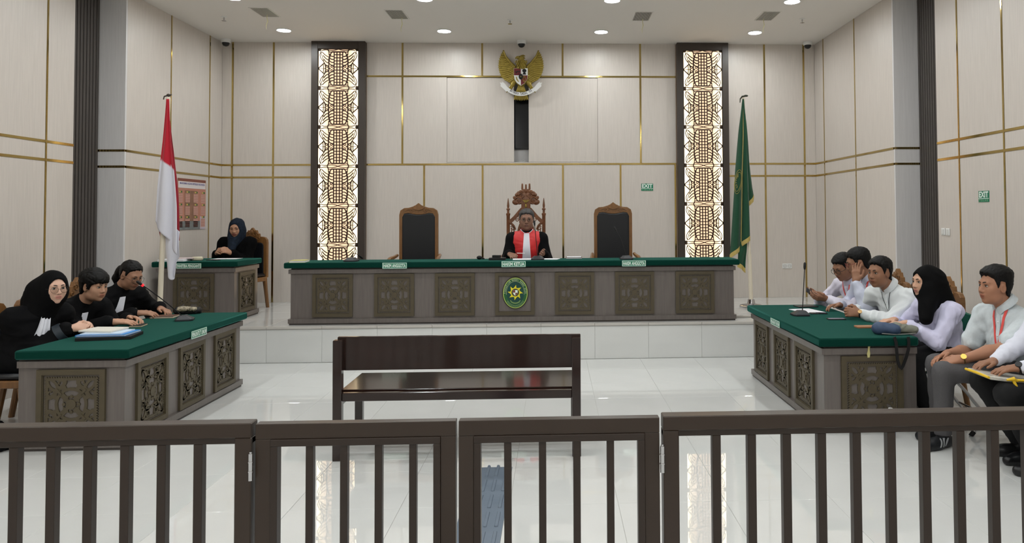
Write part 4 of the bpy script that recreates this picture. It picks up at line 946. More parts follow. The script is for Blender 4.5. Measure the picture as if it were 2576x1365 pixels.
def slab(name, x, y, z, w_, d_, h_, m, label, cat, rot=0.0, pages=None, c=0.002):
    t = thing(name, label, cat, (x,y,z), rot)
    if pages: MB().cbox(-w_/2+0.004, w_/2-0.002, -d_/2+0.004, d_/2-0.004, 0.002, h_-0.002, 0.0008).build('pages', pages, t); MB().box(-w_/2,w_/2,-d_/2,d_/2,h_-0.002,h_).build('cover', m, t); MB().box(-w_/2,w_/2,-d_/2,d_/2,0,0.002).build('back_cover', m, t); MB().box(-w_/2,-w_/2+0.004,-d_/2,d_/2,0.002,h_-0.002).build('spine', m, t)
    else: MB().cbox(-w_/2,w_/2,-d_/2,d_/2,0,h_,min(c,h_*0.3)).build('body', m, t)
    return t
M_cardy = mat('yellow_board', rgb(196,190,120), 0.6); M_tan = mat('tan_leather', rgb(170,120,84), 0.5); M_brownl = mat('brown_leather', rgb(92,58,42), 0.5)
def paper(x, y, z, w_, d_, label, rot=0.0, h_=0.0015, cat='paper'):
    o = MB().box(-w_/2,w_/2,-d_/2,d_/2,0,h_).build('paper_sheet', M_paper, None, loc=(x,y,z)); o.rotation_euler = (0,0,rot); return tag(o, label, cat)
slab('book', -2.865, 8.62, ZT, 0.17, 0.24, 0.022, M_cardy, 'yellow covered book at the left end of the judges desk', 'book', 0.1, M_paper)
paper(-0.33, 8.80, ZT, 0.30, 0.21, 'loose white papers before the presiding judge', 0.05, 0.005); paper(-0.05, 8.83, ZT, 0.21, 0.2, 'white paper sheet to the right of the judge microphone', -0.2, 0.003)
t = slab('black_case', -0.655, 8.74, ZT, 0.19, 0.16, 0.026, M_black, 'flat black case on the judges desk beside the papers', 'case', 0.03)
w_ = slab('wallet', -0.665, 8.74, ZT+0.027, 0.09, 0.05, 0.028, M_blackm, 'black wallet lying on the flat black case', 'wallet', -0.3)
p_ = slab('notebook', 0.235, 8.93, ZT, 0.19, 0.14, 0.016, M_brownl, 'papers in a brown notebook right of the presiding judge', 'notebook', -0.05, M_paper)
MB().box(-0.085,0.085,-0.06,0.06,0.016,0.022).build('loose_papers', M_paper, p_)
pn = MB(); pn.tube([(-0.44,8.93,1.155),(-0.35,8.97,1.150)], 0.004, 8); tag(pn.build('pen', M_whitep, None, True), 'white pen in the right hand of the presiding judge', 'pen')
# clerk desk
slab('book_stack', -4.42, 8.99, ZT, 0.30, 0.20, 0.024, M_paper, 'thick white paper stack on the left of the clerk desk', 'papers', 0.0); slab('document', -4.33, 9.03, ZT+0.025, 0.22, 0.16, 0.012, mat('pinkish_paper', rgb(206,190,190), 0.6), 'pinkish papers lying on the white stack on the clerk desk', 'papers', 0.2)
tp = MB(); tp.cbox(-0.06,0.06,-0.04,0.04,0,0.045,0.012); tag(tp.build('tissue_pack', mat('cream_packet', rgb(212,204,178), 0.45, noise=0.1, nscale=20), None, True, loc=(-4.205,9.08,ZT)), 'cream tissue packet on the clerk desk', 'packet').rotation_euler = (0,0,0.3)
def phone(x, y, z, rot, label, m=None, w_=0.072, d_=0.15, tilt=None):
    t = thing('mobile_phone', label, 'phone', (x,y,z), rot); MB().cbox(-w_/2,w_/2,-d_/2,d_/2,0,0.009,0.003).build('casing', m or M_black, t, True); MB().box(-w_/2+0.004,w_/2-0.004,-d_/2+0.006,d_/2-0.006,0.009,0.0095).build('screen', mat('phone_glass', rgb(28,30,36), 0.08), t)
    if tilt: t.rotation_euler = tilt
    return t
phone(-4.03, 9.10, ZT, 1.3, 'black phone lying on the clerk desk'); paper(-4.00, 9.40, ZT, 0.30, 0.21, 'white paper under the clerk hands', 0.02, 0.003)
# left table
t = slab('laptop_sleeve', -3.36, 5.87, H, 0.37, 0.27, 0.024, M_blackm, 'black padded sleeve under the blue folders on the left table', 'sleeve', 0.18)
t = slab('blue_folder', -3.38, 5.89, H+0.025, 0.35, 0.25, 0.012, mat('blue_card', rgb(52,140,214), 0.4), 'bright blue folder full of papers on the black sleeve', 'folder', 0.05, M_paper)
MB().box(-0.15,0.14,-0.11,0.1,0.012,0.02).build('papers', mat('blue_white_paper', rgb(206,222,240), 0.6), t)
slab('case_file', -3.44, 5.93, H+0.046, 0.26, 0.20, 0.014, mat('file_paper', rgb(222,218,208), 0.65), 'white case file on top of the blue folder', 'papers', -0.12)
slab('small_notebook', -3.475, 6.47, H, 0.10, 0.14, 0.014, M_blackm, 'small black notebook under the hands of the thick haired prosecutor', 'notebook', 0.15, mat('cream_pages', rgb(228,214,180), 0.6))
slab('diary', -3.535, 7.02, H, 0.20, 0.16, 0.016, M_brownl, 'brown diary before the prosecutor with the ponytail', 'notebook', 0.1, mat('cream_pages2', rgb(226,212,190), 0.6))
# right table
paper(2.36, 6.98, H, 0.21, 0.29, 'white papers near the far end of the right table', 0.2, 0.004); slab('tablet', 2.46, 7.30, H, 0.20, 0.14, 0.009, M_black, 'dark tablet at the far edge of the right table', 'tablet', 0.1)
phone(2.40, 6.78, H, 1.5, 'black phone beside the white papers on the right table'); phone(2.42, 6.40, H, 1.5, 'dark phone lying before the clasped hands on the right table')
slab('tan_wallet', 2.475, 5.93, H, 0.15, 0.08, 0.014, M_tan, 'tan folding wallet on the near half of the right table', 'wallet', 0.0)
phone(2.505, 7.23, 0.825, 0, 'phone held by the man with black glasses', None, 0.072, 0.15, (math.radians(35), math.radians(-25), math.radians(70)))
# bottle on the floor
bt = thing('water_bottle', 'clear plastic water bottle with blue label standing on the floor by the right table', 'bottle', (2.40, 5.33, 0))
MB().lathe([(0.0,0.0),(0.030,0.0),(0.032,0.01),(0.032,0.06),(0.030,0.065),(0.032,0.07),(0.032,0.13),(0.026,0.155),(0.014,0.175),(0.013,0.19)], n=20).build('bottle', mat('clear_plastic', (0.9,0.95,0.97,1), 0.05, trans=0.95, ior=1.15), bt, True)
MB().lathe([(0.0328,0.02),(0.0328,0.06)], n=20).build('label', mat('blue_label', rgb(90,130,190), 0.4), bt, True); MB().lathe([(0.0155,0.188),(0.0155,0.208),(0.014,0.21)], n=16).build('cap', M_whitep, bt, True)
# cables at the end of the judges desk
q = MB()
for k in range(3): q.tube([(2.03+0.0,8.72+0.04*k,ZD+0.006),(2.12,8.70+0.03*k,ZD+0.006+0.004*k),(2.26,8.74+0.02*k,ZD+0.006),(2.38,8.80-0.02*k,ZD+0.006),(2.44,8.85,ZD+0.006)], 0.005, 6)
tag(q.build('floor_cable', mat('grey_cable', rgb(170,164,156), 0.5), None, True), 'pale cables on the dais at the right end of the judges desk', 'cable')
# ================================================================== PEOPLE
# Bodies and garments are grown as smooth implicit surfaces (rounded cones and ellipsoids blended together)
# and meshed on a grid, so every body is one continuous skin.
def V(*a): return np.array(a, float)
def unit(a): a = np.asarray(a, float); return a/(np.linalg.norm(a)+1e-12)
class Field:
    def __init__(s): s.p = []
    def cone(s, a, b, r1, r2, k=0.02, sub=False, sq=None):
        """rounded cone from a to b; sq=(axis, factor) squashes along an axis"""
        a = np.asarray(a,float); b = np.asarray(b,float); r = max(r1,r2)*(1 if sq is None else max(1, sq[1]))
        s.p.append(('c', a, b, r1, r2, k, sub, sq, np.minimum(a,b)-r, np.maximum(a,b)+r)); return s
    def ell(s, c, r, R=None, k=0.02, sub=False):
        c = np.asarray(c,float); r = np.asarray(r,float) if np.ndim(r) else np.full(3,float(r)); R = np.eye(3) if R is None else R
        m = np.abs(R)@r if R is not None else r
        s.p.append(('e', c, r, R, None, k, sub, None, c-m, c+m)); return s
    def plane(s, p, n, k=0.01):
        """keep the side the normal points away from"""
        s.p.append(('p', np.asarray(p,float), unit(n), None, None, k, 'cut', None, None, None)); return s
    @staticmethod
    def dist(q, x, y, z):
        t = q[0]
        if t == 'c':
            _, a, b, r1, r2 = q[:5]; d = b-a; L = d@d+1e-12
            px, py, pz = x-a[0], y-a[1], z-a[2]
            h = np.clip((px*d[0]+py*d[1]+pz*d[2])/L, 0, 1)
            qx, qy, qz = px-h*d[0], py-h*d[1], pz-h*d[2]
            if q[7] is not None:
                ax, f = q[7]; m = (qx*ax[0]+qy*ax[1]+qz*ax[2])*(1-1/f)
                qx, qy, qz = qx-m*ax[0], qy-m*ax[1], qz-m*ax[2]
            return np.sqrt(qx*qx+qy*qy+qz*qz)-(r1+(r2-r1)*h)
        if t == 'e':
            _, c, r, R = q[:4]; px, py, pz = x-c[0], y-c[1], z-c[2]
            u = (px*R[0,0]+py*R[1,0]+pz*R[2,0])/r[0]; v = (px*R[0,1]+py*R[1,1]+pz*R[2,1])/r[1]; w = (px*R[0,2]+py*R[1,2]+pz*R[2,2])/r[2]
            k0 = np.sqrt(u*u+v*v+w*w); k1 = np.sqrt((u/r[0])**2+(v/r[1])**2+(w/r[2])**2)+1e-9
            return k0*(k0-1)/k1
        _, p, n = q[:3]; return (x-p[0])*n[0]+(y-p[1])*n[1]+(z-p[2])*n[2]
    def bounds(s, pad=0.03):
        lo = np.min([q[8] for q in s.p if q[8] is not None and not q[6]], axis=0)-pad; hi = np.max([q[9] for q in s.p if q[8] is not None and not q[6]], axis=0)+pad
        return lo, hi
    def grid(s, X, Y, Z):
        D = np.full((len(X),len(Y),len(Z)), 0.08)
        for q in s.p:
            k = q[5]
            if q[8] is None: ix = iy = iz = slice(None)
            else:
                m = k+0.035
                def rg(A, lo, hi): i = np.searchsorted(A, lo-m); j = np.searchsorted(A, hi+m); return slice(max(i-1,0), j+1)
                ix, iy, iz = rg(X,q[8][0],q[9][0]), rg(Y,q[8][1],q[9][1]), rg(Z,q[8][2],q[9][2])
            x, y, z = X[ix][:,None,None], Y[iy][None,:,None], Z[iz][None,None,:]
            if x.size == 0 or y.size == 0 or z.size == 0: continue
            d = s.dist(q, x, y, z); a = D[ix,iy,iz]
            if q[6]:
                if q[6] is True: d = -d
                h = np.maximum(k-np.abs(a-d),0)/k; D[ix,iy,iz] = np.maximum(a,d)+h*h*k*0.25
            else:
                h = np.maximum(k-np.abs(a-d),0)/k; D[ix,iy,iz] = np.minimum(a,d)-h*h*k*0.25
        return D
    def at(s, P):
        x, y, z = P[:,0], P[:,1], P[:,2]; D = np.full(len(P), 0.08)
        for q in s.p:
            k = q[5]; d = s.dist(q, x, y, z)
            if q[6]:
                if q[6] is True: d = -d
                h = np.maximum(k-np.abs(D-d),0)/k; D = np.maximum(D,d)+h*h*k*0.25
            else:
                h = np.maximum(k-np.abs(D-d),0)/k; D = np.minimum(D,d)-h*h*k*0.25
        return D
    def hit(s, p0, d, far=0.8, n=320):
        """first surface point along a ray"""
        t = np.linspace(0, far, n); P = np.asarray(p0)+t[:,None]*np.asarray(d); D = s.at(P); i = np.argmax(D < 0)
        if not (D < 0).any(): return None
        if i == 0: return P[0]
        f = D[i-1]/(D[i-1]-D[i]); return P[i-1]+(P[i]-P[i-1])*f
def axis_pts(lo, hi, coarse, fine):
    """grid line positions: coarse spacing, finer inside the given intervals"""
    out = [lo]
    while out[-1] < hi:
        x = out[-1]; h = coarse
        for a, b, st in fine:
            if a-0.004 <= x < b: h = min(h, st)
            elif x < a < x+h: h = min(h, max(a-x, 0.004))
        out.append(x+h)
    return np.array(out)
def surface(D, X, Y, Z):
    """surface nets on a rectilinear grid"""
    S = D < 0; n = np.array(D.shape)
    c = np.zeros(tuple(n-1), np.int8)
    for i in (0,1):
        for j in (0,1):
            for k in (0,1): c += S[i:n[0]-1+i, j:n[1]-1+j, k:n[2]-1+k]
    act = np.argwhere((c > 0) & (c < 8)); idx = -np.ones(tuple(n-1), np.int64); idx[act[:,0],act[:,1],act[:,2]] = np.arange(len(act))
    I, J, K = act.T; val = {}; pos = np.zeros((len(act),3)); cnt = np.zeros(len(act))
    for i in (0,1):
        for j in (0,1):
            for k in (0,1): val[i,j,k] = D[I+i,J+j,K+k]
    AX = (X,Y,Z)
    for ax in range(3):
        o = [q for q in range(3) if q != ax]
        for u in (0,1):
            for v in (0,1):
                a = [0,0,0]; a[o[0]] = u; a[o[1]] = v; b = list(a); b[ax] = 1
                da, db = val[tuple(a)], val[tuple(b)]; m = (da < 0) != (db < 0)
                t = np.where(m, da/np.where(m, da-db, 1), 0)
                base = np.stack([AX[q][act[:,q]+a[q]] for q in range(3)], 1)
                base[:,ax] += t*(AX[ax][act[:,ax]+1]-AX[ax][act[:,ax]])
                pos += base*m[:,None]; cnt += m
    pos /= np.maximum(cnt,1)[:,None]
    quads = []
    for ax in range(3):
        o = [q for q in range(3) if q != ax]
        sl = [slice(1,-1)]*3; sl[ax] = slice(0,-1); sh = list(sl); sh[ax] = slice(1,None)
        A = S[tuple(sl)]; B = S[tuple(sh)]; e = np.argwhere(A != B); flip = A[e[:,0],e[:,1],e[:,2]]
        for q in o: e[:,q] += 1
        def cell(du, dv):
            g = e.copy(); g[:,o[0]] -= du; g[:,o[1]] -= dv; return idx[g[:,0],g[:,1],g[:,2]]
        Q = np.stack([cell(1,1), cell(0,1), cell(0,0), cell(1,0)], 1)
        if ax == 1: flip = ~flip
        Q[~flip] = Q[~flip][:, ::-1]; quads.append(Q)
    F = np.concatenate(quads); return pos, F[(F >= 0).all(1)]
def mesh_np(name, v, f, m, origin, col=None):
    me = bpy.data.meshes.new(name); n = len(f)
    me.vertices.add(len(v)); me.vertices.foreach_set('co', (v-origin).astype(np.float32).ravel())
    me.loops.add(4*n); me.loops.foreach_set('vertex_index', f.astype(np.int32).ravel())
    me.polygons.add(n); me.polygons.foreach_set('loop_start', np.arange(0,4*n,4,dtype=np.int32)); me.polygons.foreach_set('loop_total', np.full(n,4,np.int32))
    me.polygons.foreach_set('use_smooth', [True]*n); me.update(); me.validate()
    me.materials.append(m)
    if col is not None:
        a = me.color_attributes.new('tint', 'FLOAT_COLOR', 'POINT'); a.data.foreach_set('color', np.c_[col, np.ones(len(col))].astype(np.float32).ravel())
    return me
def grow(name, F, m, origin, parent, coarse=0.012, fine=None, disp=None, colf=None, label=None):
    lo, hi = F.bounds(); fine = fine or [[],[],[]]
    A = [axis_pts(lo[i], hi[i], coarse, fine[i]) for i in range(3)]
    D = F.grid(*A)
    if disp is not None: D = D+disp(A[0][:,None,None], A[1][None,:,None], A[2][None,None,:])
    v, f = surface(D, *A); me = mesh_np(name, v, f, m, origin, None if colf is None else colf(v))
    o = bpy.data.objects.new(name, me); link(o, parent)
    if label: o['label'] = label
    return o
def folds(amp, freq=26, seed=0, aniso=(1,1,1)):
    rs = np.random.RandomState(seed); K = rs.normal(size=(5,3))*freq*np.array(aniso); ph = rs.uniform(0,6.28,5)
    def f(x, y, z):
        a = np.sin(K[0,0]*x+K[0,1]*y+K[0,2]*z+ph[0]); b = np.sin(K[1,0]*x+K[1,1]*y+K[1,2]*z+ph[1])
        c = np.sin(K[2,0]*x+K[2,1]*y+K[2,2]*z+ph[2]+1.7*a+1.2*b); d = np.sin(1.9*(K[3,0]*x+K[3,1]*y+K[3,2]*z)+ph[3]+1.5*b)
        return -amp*(0.65*(1-np.abs(c)*2)+0.35*d)
    return f
def elbow(S, W, a, b, pole):
    d = W-S; L = np.linalg.norm(d)
    if L > (a+b)*0.995: q = L/(a+b)*1.006; a *= q; b *= q
    x = (a*a-b*b+L*L)/(2*L); h = math.sqrt(max(a*a-x*x, 1e-6)); u = d/L; p = pole-u*(pole@u); return S+u*x+unit(p)*h
def frame(fwd, up=(0,0,1)):
    """columns right, forward, up"""
    f = unit(fwd); r = unit(np.cross(f, np.asarray(up,float))); return np.stack([r, f, np.cross(r, f)], 1)
def rotm(axis, a):
    k = unit(axis); K = np.array([[0,-k[2],k[1]],[k[2],0,-k[0]],[-k[1],k[0],0]]); return np.eye(3)+math.sin(a)*K+(1-math.cos(a))*K@K

def hand(F, W, d, n, side, curl=(0.35,0.4,0.45,0.5), thumb=0.5, s=1.0, spread=0.06):
    """five fingers; d = finger direction, n = palm normal; returns fingertips"""
    d = unit(d); n = unit(n-d*(np.asarray(n)@d)); lat = np.cross(d, n)*(1 if side == 'R' else -1)
    tips = []; L = [(0.042,0.026,0.021),(0.046,0.030,0.022),(0.042,0.027,0.021),(0.034,0.020,0.018)]
    for i in range(4):
        off = (0.0315-0.0205*i)*s; kn = W+d*(0.090-0.004*abs(i-1))*s+lat*off
        F.cone(W+lat*off*0.55+d*0.012*s, kn, 0.0150*s, 0.0112*s, 0.016)
        dd = unit(d+lat*(spread*(1.2-i))); c = curl[i] if np.ndim(curl) else curl; p = kn; ang = 0
        for j, l in enumerate(L[i]):
            ang += c*(0.8 if j == 0 else 1.0); q = p+(dd*math.cos(ang)+n*math.sin(ang))*l*s
            F.cone(p, q, (0.0092-0.0009*j)*s, (0.0084-0.0011*j)*s, 0.005 if j else 0.010); p = q
        tips.append(p)
    b = W+d*0.022*s+lat*0.024*s; m = b+(lat*0.75+d*0.62+n*0.25*thumb)*0.040*s; e = m+unit(lat*(0.42-0.5*thumb)+d*0.85+n*0.5*thumb)*0.032*s; g_ = e+unit(lat*(0.15-0.6*thumb)+d*0.9+n*0.6*thumb)*0.026*s
    F.cone(b, m, 0.0165*s, 0.0125*s, 0.016); F.cone(m, e, 0.0118*s, 0.0102*s, 0.006); F.cone(e, g_, 0.0102*s, 0.0080*s, 0.004)
    return tips

def head(F, H, R, sc=1.0, female=False, open_eye=True, width=1.0):
    """skull, jaw, nose, lips, ears, sockets in head frame R (right, forward, up)"""
    P = lambda x, y, z: H+R@(V(x*width, y, z)*sc)
    E = lambda c, r, k=0.02, sub=False: F.ell(P(*c), np.array(r)*sc*V(width,1,1), R, k, sub)
    E((0,-0.014,0.034),(0.076,0.096,0.086),0.02); E((0,0.026,-0.022),(0.063,0.066,0.086),0.04)
    E((0,0.040,-0.070),(0.047 if female else 0.052,0.046,0.042),0.03); E((0,0.072,-0.098),(0.020,0.016,0.015),0.02)
    for s in (1,-1):
        E((s*0.040,0.056,-0.028),(0.026,0.026,0.030),0.03); E((s*0.046,0.030,-0.075),(0.020,0.030,0.022),0.03)
        E((s*0.0765,-0.004,-0.008),(0.0095,0.021,0.032),0.006); F.ell(P(s*0.086,0.0,-0.008), np.array((0.006,0.011,0.018))*sc, R, 0.006, True)
    F.cone(P(-0.034,0.079,0.026), P(0.034,0.079,0.026), 0.0135*sc, 0.0135*sc, 0.018)
    for s in (1,-1): F.ell(P(s*0.031,0.103,0.006), np.array((0.019,0.017,0.012))*sc, R, 0.012, True)
    F.cone(P(0,0.086,0.012), P(0,0.106,-0.026), 0.0085*sc, 0.0125*sc, 0.014)
    for s in (1,-1): F.ell(P(s*0.0125,0.098,-0.031), np.array((0.0085,0.011,0.0075))*sc, R, 0.008)
    F.ell(P(0,0.084,-0.058), np.array((0.026,0.014,0.018))*sc, R, 0.014)
    F.ell(P(0,0.0955,-0.0555), np.array((0.0215,0.0075,0.0050))*sc, R, 0.005); F.ell(P(0,0.0935,-0.0675), np.array((0.018,0.0080,0.0058))*sc, R, 0.005)
    F.cone(P(-0.020,0.104,-0.0612), P(0.020,0.104,-0.0612), 0.0026*sc, 0.0026*sc, 0.003, True)

def skin_tint(base, H, R, sc, lip, width=1.0, stub=0.0):
    base = np.array(base[:3]); lip = np.array(lip[:3])
    def f(v):
        L = ((v-H)@R)/sc; L[:,0] /= width; c = np.tile(base, (len(v),1))
        def blob(ctr, r): return np.clip(1.25-np.sqrt((((L-np.array(ctr))/np.array(r))**2).sum(1)), 0, 1)[:,None]
        m = np.clip(np.maximum(blob((0,0.10,-0.0555),(0.024,0.016,0.0068)), blob((0,0.098,-0.0675),(0.021,0.016,0.0072)))*3, 0, 1); c = c*(1-m)+lip*m
        ln = np.clip(blob((0,0.102,-0.0612),(0.021,0.016,0.0026))*3,0,1); c = c*(1-0.65*ln)
        for s in (1,-1):
            e = np.clip(blob((s*0.031,0.088,0.006),(0.021,0.02,0.0125)),0,1); c = c*(1-0.30*e)
            nn = np.clip(blob((s*0.008,0.106,-0.036),(0.0055,0.008,0.0035))*2,0,1); c = c*(1-0.6*nn)
        if stub:
            st = np.clip(blob((0,0.085,-0.075),(0.05,0.05,0.038)),0,1)*(1-m); c = c*(1-stub*st)
        return np.clip(c,0,1)
    return f
M_eye = bpy.data.materials.new('eye_white_and_iris'); M_eye.use_nodes = True
_n = M_eye.node_tree; _b = _n.nodes['Principled BSDF']; _b.inputs['Roughness'].default_value = 0.15
_tc = _n.nodes.new('ShaderNodeTexCoord'); _mp = _n.nodes.new('ShaderNodeMapping'); _mp.inputs['Scale'].default_value = (1,0,1)
_ln = _n.nodes.new('ShaderNodeVectorMath'); _ln.operation = 'LENGTH'; _cr = _n.nodes.new('ShaderNodeValToRGB')
_n.links.new(_tc.outputs['Object'], _mp.inputs[0]); _n.links.new(_mp.outputs[0], _ln.inputs[0]); _n.links.new(_ln.outputs['Value'], _cr.inputs[0]); _n.links.new(_cr.outputs[0], _b.inputs['Base Color'])
_cr.color_ramp.elements[0].position = 0.0; _cr.color_ramp.elements[0].color = (0.01,0.007,0.005,1); _cr.color_ramp.elements[1].position = 0.0060; _cr.color_ramp.elements[1].color = (0.40,0.36,0.32,1)
_e = _cr.color_ramp.elements.new(0.0052); _e.color = (0.018,0.011,0.007,1)
M_brow = mat('dark_brow_hair', rgb(26,20,17), 0.7)
M_hair = mat('black_hair', rgb(11,10,10), 0.55, spec=0.25, bump=0.5, bscale=60, bstretch=(1,1,0.25))
M_hairg = mat('greying_hair', rgb(58,56,56), 0.5, noise=0.5, nscale=45, bump=0.3, bscale=60)
M_glass = mat('spectacle_lens', (0.95,0.97,0.97,1), 0.02, trans=1.0, ior=1.02, spec=0.3)

def face_parts(body, H, R, sc, look=0.0, lid=1.0, width=1.0, brow=True, browm=None):
    o = np.array(body.location)
    for s in (1,-1):
        c = H+R@(V(s*0.031*width, 0.0838, 0.0050)*sc)
        if lid > 0.15:
            e = MB().ball((0,0,0),(0.0128*sc,0.0066*sc,0.0056*sc*lid),16,10).build('eye', M_eye, body, True, loc=c-o)
            e.rotation_euler = Matrix(R.tolist()).to_euler()
        q = MB(); pts = [H+R@(V(s*(0.031+u)*width, 0.0918-abs(u)*0.22-0.01*max(0,u)/0.014, 0.0125-0.0035*(u/0.014)**2*1.0-(0.006 if lid <= 0.15 else 0))*sc) for u in (-0.014,-0.007,0,0.007,0.014)]
        q.tube([p-o for p in pts], [0.0009*sc,0.0014*sc,0.0016*sc,0.0015*sc,0.0008*sc], 6); q.build('eyelash', M_brow, body, True)
        if brow:
            q = MB(); pts = [H+R@(V(s*x*width, y, z)*sc) for x, y, z in ((0.012,0.0965,0.026),(0.022,0.0955,0.0305),(0.034,0.091,0.0315),(0.046,0.080,0.028),(0.052,0.072,0.0235))]
            q.tube([p-o for p in pts], [0.0028*sc,0.0036*sc,0.0034*sc,0.0026*sc,0.001*sc], 6); q.build('eyebrow', browm or M_brow, body, True)
def spectacles(body, H, R, sc, m, rim=0.0014, rx=0.0245, rz=0.021, square=False, drop=0.0, lens=True):
    o = np.array(body.location); q = MB(); P = lambda x, y, z: tuple(H+R@(V(x,y,z-drop)*sc)-o)
    for s in (1,-1):
        n = 20; pts = []
        for k in range(n+1):
            a = 2*PI*k/n; ex = 0.6 if square else 1.0
            pts.append(P(s*0.033+rx*math.copysign(abs(math.cos(a))**ex, math.cos(a)), 0.108-0.25*abs(rx*math.cos(a)*s+s*0.033-0.033*s)*(1 if math.cos(a)*s > 0 else 0.2), 0.003+rz*math.copysign(abs(math.sin(a))**ex, math.sin(a))))
        q.tube(pts, rim*sc, 6)
        q.tube([P(s*0.0575,0.1015,0.010), P(s*0.074,0.088,0.011), P(s*0.083,0.01,0.010), P(s*0.082,-0.012,0.002)], rim*0.9*sc, 6)
    q.tube([P(-0.010,0.108,0.008), P(0,0.1115,0.011), P(0.010,0.108,0.008)], rim*sc, 6)
    g_ = q.build('glasses', m, body, True)
    if lens:
        for s in (1,-1):
            l = MB(); l.add([P(s*0.033+rx*0.97*math.cos(2*PI*k/16), 0.107-0.12*max(0,rx*math.cos(2*PI*k/16)*s), 0.003+rz*0.97*math.sin(2*PI*k/16)) for k in range(16)], [tuple(range(16))]); l.build('lens', M_glass, g_)
    return g_
HAIR_LINE = [(-0.13,-0.088),(-0.075,-0.080),(-0.045,-0.060),(-0.028,-0.020),(-0.020,0.030),(0.014,0.030),(0.020,0.000),(0.030,-0.018),(0.040,0.020),(0.052,0.050),(0.064,0.062),(0.085,0.072),(0.12,0.074)]
def head_base(F, H, R, sc, width=1.0):
    P = lambda x, y, z: H+R@(V(x*width, y, z)*sc)
    E = lambda c, r, k=0.02: F.ell(P(*c), np.array(r)*sc*V(width,1,1), R, k)
    E((0,-0.014,0.034),(0.076,0.096,0.086),0.02); E((0,0.026,-0.022),(0.063,0.066,0.086),0.04); E((0,0.040,-0.070),(0.050,0.046,0.042),0.03)
    F.cone(P(0,-0.030,-0.02), P(0,-0.030,-0.10), 0.058*sc, 0.056*sc, 0.03); return P
def hair_cap(body, H, R, sc, line=None, thick=0.014, m=None, extra=None, top=0.008, seed=1, width=1.0, shift=0.0, rough=0.003):
    """hair grows out of the scalp above a hairline given as height over depth, thinning to nothing at its edge"""
    F = Field(); P = head_base(F, H, R, sc, width); ln = np.array(line or HAIR_LINE); nz = folds(rough, 85, seed)
    X2 = Field()
    if extra: extra(X2, P)
    def disp(x, y, z):
        dx, dy, dz = x-H[0], y-H[1], z-H[2]
        lx = (dx*R[0,0]+dy*R[1,0]+dz*R[2,0])/sc; ly = (dx*R[0,1]+dy*R[1,1]+dz*R[2,1])/sc; lz = (dx*R[0,2]+dy*R[1,2]+dz*R[2,2])/sc
        h = lz-(np.interp(ly, ln[:,0], ln[:,1])+shift+0.004*np.sin(lx*160+ly*90)+0.003*np.sin(lx*310+2))
        t = np.clip((h+0.002)/0.022, 0, 1); t = t*t*(3-2*t)
        th = (thick*(0.65+0.35*np.clip(lz/0.08,0,1))+top*np.clip((lz-0.05)/0.05,0,1))*sc
        return -(th*t-0.008*(1-t))+nz(x,y,z)*t+np.clip(-(h+0.006)*3, 0, 0.08)
    lo, hi = F.bounds(0.05); A = [axis_pts(lo[i], hi[i], 0.006, []) for i in range(3)]; D = F.grid(*A)+disp(A[0][:,None,None], A[1][None,:,None], A[2][None,None,:])
    if extra:
        lo2, hi2 = X2.bounds(0.03); lo = np.minimum(lo, lo2); hi = np.maximum(hi, hi2); A = [axis_pts(lo[i], hi[i], 0.006, []) for i in range(3)]
        D = F.grid(*A)+disp(A[0][:,None,None], A[1][None,:,None], A[2][None,None,:]); D = np.minimum(D, X2.grid(*A)+nz(A[0][:,None,None], A[1][None,:,None], A[2][None,None,:]))
    v, f = surface(D, *A); o = bpy.data.objects.new('hair', mesh_np('hair', v, f, m or M_hair, np.array(body.location))); link(o, body); return o
def collar(body, N, Hd, Fw, m, r=0.062, pts=True):
    """folded shirt collar round the neck"""
    o = np.array(body.location); up = unit(Hd-N); N = N+up*0.020; f = unit(Fw-up*(Fw@up)); rt = np.cross(f, up); q = MB(); n = 18; vs = []; fs = []
    for k in range(n+1):
        a = -PI*0.93+PI*1.86*k/n        # opening at the front
        rad = rt*math.sin(a+PI)*1.0+f*math.cos(a+PI); fr = abs(a)/(PI*0.93)
        drop = 0.030*fr**3
        b0 = N+rad*r*0.90+up*(0.052-drop); b1 = N+rad*(r+0.012)+up*(0.046-drop); b2 = N+rad*(r+0.026)+up*(0.010-drop-(0.022*max(0,fr-0.8)/0.2 if pts else 0)); b3 = N+rad*(r+0.004)+up*(-0.005-drop)
        vs += [b0-o, b1-o, b2-o, b3-o]
    for k in range(n):
        for j in range(4): fs.append((4*k+j, 4*k+(j+1)%4, 4*k+4+(j+1)%4, 4*k+4+j))
    fs += [(0,1,2,3),(4*n+3,4*n+2,4*n+1,4*n)]; q.add(vs, fs); return q.build('collar', m, body, True)
def drape(body, F, rows, m, name, th=0.004, ripple=0.0, nr=3, fwd=None, label=None, off=0.003):
    """sheet laid on a garment: rows of world point lists, each pushed onto the surface along -fwd"""
    o = np.array(body.location); G = []
    for r in rows:
        L = []
        for i, p in enumerate(r):
            h = F.hit(np.asarray(p)+fwd*0.35, -fwd, 0.8); h = np.asarray(p) if h is None else h
            L.append(h+fwd*(off+ripple*(0.5+0.5*math.cos(2*PI*nr*i/(len(r)-1)))))
        G.append(L)
    q = MB(); nu = len(G[0]); nv = len(G); vs = [p-o+fwd*th for L in G for p in L]+[p-o-fwd*th for L in G for p in L]; N = nu*nv; fs = []
    for v in range(nv-1):
        for u in range(nu-1):
            a = v*nu+u; fs += [(a,a+1,a+nu+1,a+nu), (N+a,N+a+nu,N+a+nu+1,N+a+1)]
    for u in range(nu-1): fs += [(u,N+u,N+u+1,u+1), (N-nu+u,N-nu+u+1,2*N-nu+u+1,2*N-nu+u)]
    for v in range(nv-1): a = v*nu; b = a+nu-1; fs += [(a,a+nu,N+a+nu,N+a), (b,N+b,N+b+nu,b+nu)]
    q.add(vs, fs); return q.build(name, m, body, True, label=label)

